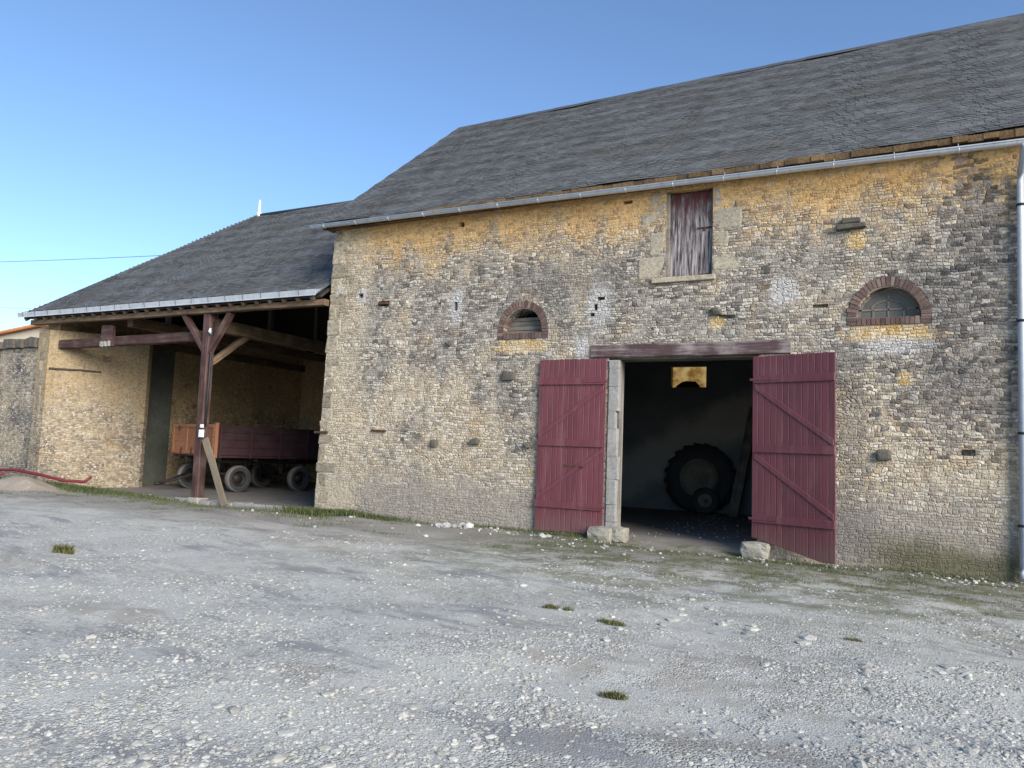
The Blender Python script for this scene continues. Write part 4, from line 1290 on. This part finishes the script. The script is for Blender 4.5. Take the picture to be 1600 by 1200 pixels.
# gravel: thousands of broken limestone chips, denser towards the camera
def sample_ground(n, near=2.6, far=15, spread=.78, bias=1.0):
    out = []
    ch = Vector((fwd_h.x, fwd_h.y)); cr = Vector((rgt_h.x, rgt_h.y))
    while len(out) < n:
        d = near * (far / near) ** (rng.random() ** bias)
        lat = rng.uniform(-spread, spread) * d
        x = CAM.x + ch.x * d + cr.x * lat; y = CAM.y + ch.y * d + cr.y * lat
        if y > -.1: continue
        out.append((x, y, d))
    return out
pts = []
for (x, y, d) in sample_ground(60000):
    n1 = float(vnoise(x, y, .75, 21)); n2 = float(vnoise(x, y, 2.4, 22))
    m_ = n1 * .6 + n2 * .4
    if m_ < .49 and random.random() < .85: continue
    if y > -3.2 and random.random() < .8: continue
    if d > 7 and random.random() < .45: continue
    if d < 6 and random.random() < .3: continue
    s = random.choice((.008, .010, .012, .014, .017)) * random.uniform(.7, 1.3)
    if random.random() < .07 and m_ > .52: s *= random.uniform(1.6, 2.6)
    pts.append((x, y, float(gz(x, y)) + s * .06, s))
for (cx, cy, sx, sy, n, s0) in ((-1.6, -7.0, .7, .25, 16, .055), (-.9, -9.7, .35, .22, 70, .022), (-2.3, -9.6, .6, .4, 60, .018), (-4.2, -9.0, .8, .4, 40, .02), (-5.5, -8.0, 1.2, .5, 30, .022)):
    for _ in range(n):
        x, y = random.gauss(cx, sx), random.gauss(cy, sy); s_ = s0 * random.uniform(.5, 1.5)
        pts.append((x, y, float(gz(x, y)) + s_ * .02, s_))
tag(link("gravel", chunk_mesh("gravel", pts, .42), M['pebble']), kind='stuff')

# grass
def blades(name, spots, mat):
    """spots: (x, y, height, lean)"""
    n = len(spots)
    p = np.array([s[:2] for s in spots]); hgt = np.array([s[2] for s in spots])
    z = gz(p[:, 0], p[:, 1]) - .01
    a = rng.uniform(0, 6.28, n); l = rng.uniform(.2, .9, n) * hgt
    b = rng.uniform(0, 6.28, n); w = hgt * rng.uniform(.035, .06, n) + .0015
    base = np.stack([p[:, 0], p[:, 1], z], -1)
    side = np.stack([np.cos(b), np.sin(b), np.zeros(n)], -1) * w[:, None]
    lean = np.stack([np.cos(a), np.sin(a), np.zeros(n)], -1) * l[:, None]
    up = np.stack([np.zeros(n), np.zeros(n), hgt], -1)
    mid = base + lean * .3 + up * .62
    tip = base + lean + up * .95
    v = np.stack([base - side, base + side, mid + side * .7, mid - side * .7, tip], 1)
    i = np.arange(n)[:, None] * 5
    f = np.concatenate([np.stack([i[:, 0], i[:, 0] + 1, i[:, 0] + 2], -1), np.stack([i[:, 0], i[:, 0] + 2, i[:, 0] + 3], -1), np.stack([i[:, 0] + 3, i[:, 0] + 2, i[:, 0] + 4], -1)])
    return link(name, np_mesh(name, v.reshape(-1, 3), f), mat)
sp = []
def clump(cx, cy, rx, ry, n, h0, ymax=-.04):
    for _ in range(n):
        x, y = random.gauss(cx, rx), random.gauss(cy, ry)
        if y > ymax: y = ymax - random.random() * .12
        sp.append((x, y, h0 * random.uniform(.4, 1.25)))
clump(-12.1, -.3, .55, .16, 2600, .17); clump(-11.0, -.25, .6, .12, 1500, .10); clump(-10.2, -.3, .5, .12, 500, .07)
clump(-12.6, -1.2, .7, .3, 900, .06); clump(-9, -.2, 1.2, .08, 900, .05); clump(-7.4, -.15, .8, .07, 900, .07); clump(-6, -.3, .5, .1, 700, .08)
clump(-5.2, -.75, .5, .16, 600, .06); clump(-3.6, -1.2, .9, .4, 1600, .035); clump(-2.0, -.9, .5, .25, 900, .05); clump(-1.2, -.75, .4, .15, 700, .06)
clump(-.5, -1.2, .7, .4, 1100, .04); clump(.5, -.25, .8, .08, 900, .06); clump(-19.5, -.3, 1.3, .25, 2200, .12); clump(-21.2, -.1, .6, .25, 900, .16)
clump(-17, -.6, 1.4, .25, 1300, .07); clump(-14.5, -.9, 1.2, .25, 1000, .05); clump(-22.5, .2, .5, .2, 500, .14)
clump(-.2, -3.1, .5, .3, 500, .03); clump(-2, -2.6, .6, .3, 600, .035); clump(-4, -3.3, .6, .4, 500, .03); clump(1.2, -2.6, .8, .5, 500, .035); clump(.2, -4.6, .9, .5, 400, .03)
for _ in range(95):
    cx, cy = random.uniform(-6.5, 2.2), -random.uniform(.5, 1) ** 1 * random.choice((1.1, 1.8, 2.6, 3.4, 4.4))
    clump(cx, cy, random.uniform(.08, .3), random.uniform(.05, .14), random.randint(60, 240), random.uniform(.022, .045))
for _ in range(40):
    cx, cy = random.uniform(-23, -6.5), random.uniform(-2.6, -.5)
    clump(cx, cy, random.uniform(.1, .4), random.uniform(.05, .14), random.randint(40, 160), random.uniform(.03, .06))
tag(blades("grass", sp, M['grass']), kind='stuff')
for (x, y, r_, n, h0, lab) in ((-10.38, -7.66, .14, 560, .10, "small dark green tuft alone on the gravel at the far left"),
                               (-1.72, -9.45, .105, 760, .04, "flat yellow green tuft alone in the foreground gravel"),
                               (-3.15, -7.16, .18, 620, .04, "left olive tuft of the pair in the middle of the yard"),
                               (-2.42, -7.45, .17, 640, .04, "right olive tuft of the pair in the middle of the yard"),
                               (-.41, -6.79, .08, 260, .03, "brownish tuft on the gravel before the right door")):
    cs = [(x + r_ * random.uniform(-.8, .8), y + r_ * random.uniform(-.45, .45), random.uniform(.3, .65)) for _ in range(5)]
    sp2 = []
    for _ in range(n):
        c = random.choice(cs); t = random.uniform(0, 6.28); q = r_ * c[2] * random.random() ** .7
        sp2.append((c[0] + q * math.cos(t), c[1] + q * .7 * math.sin(t), h0 * random.uniform(.3, 1.5) * (1.25 - q / r_)))
    tag(blades("grass_tuft", sp2, M['moss']), lab, "grass tuft", "grass tufts on the gravel")
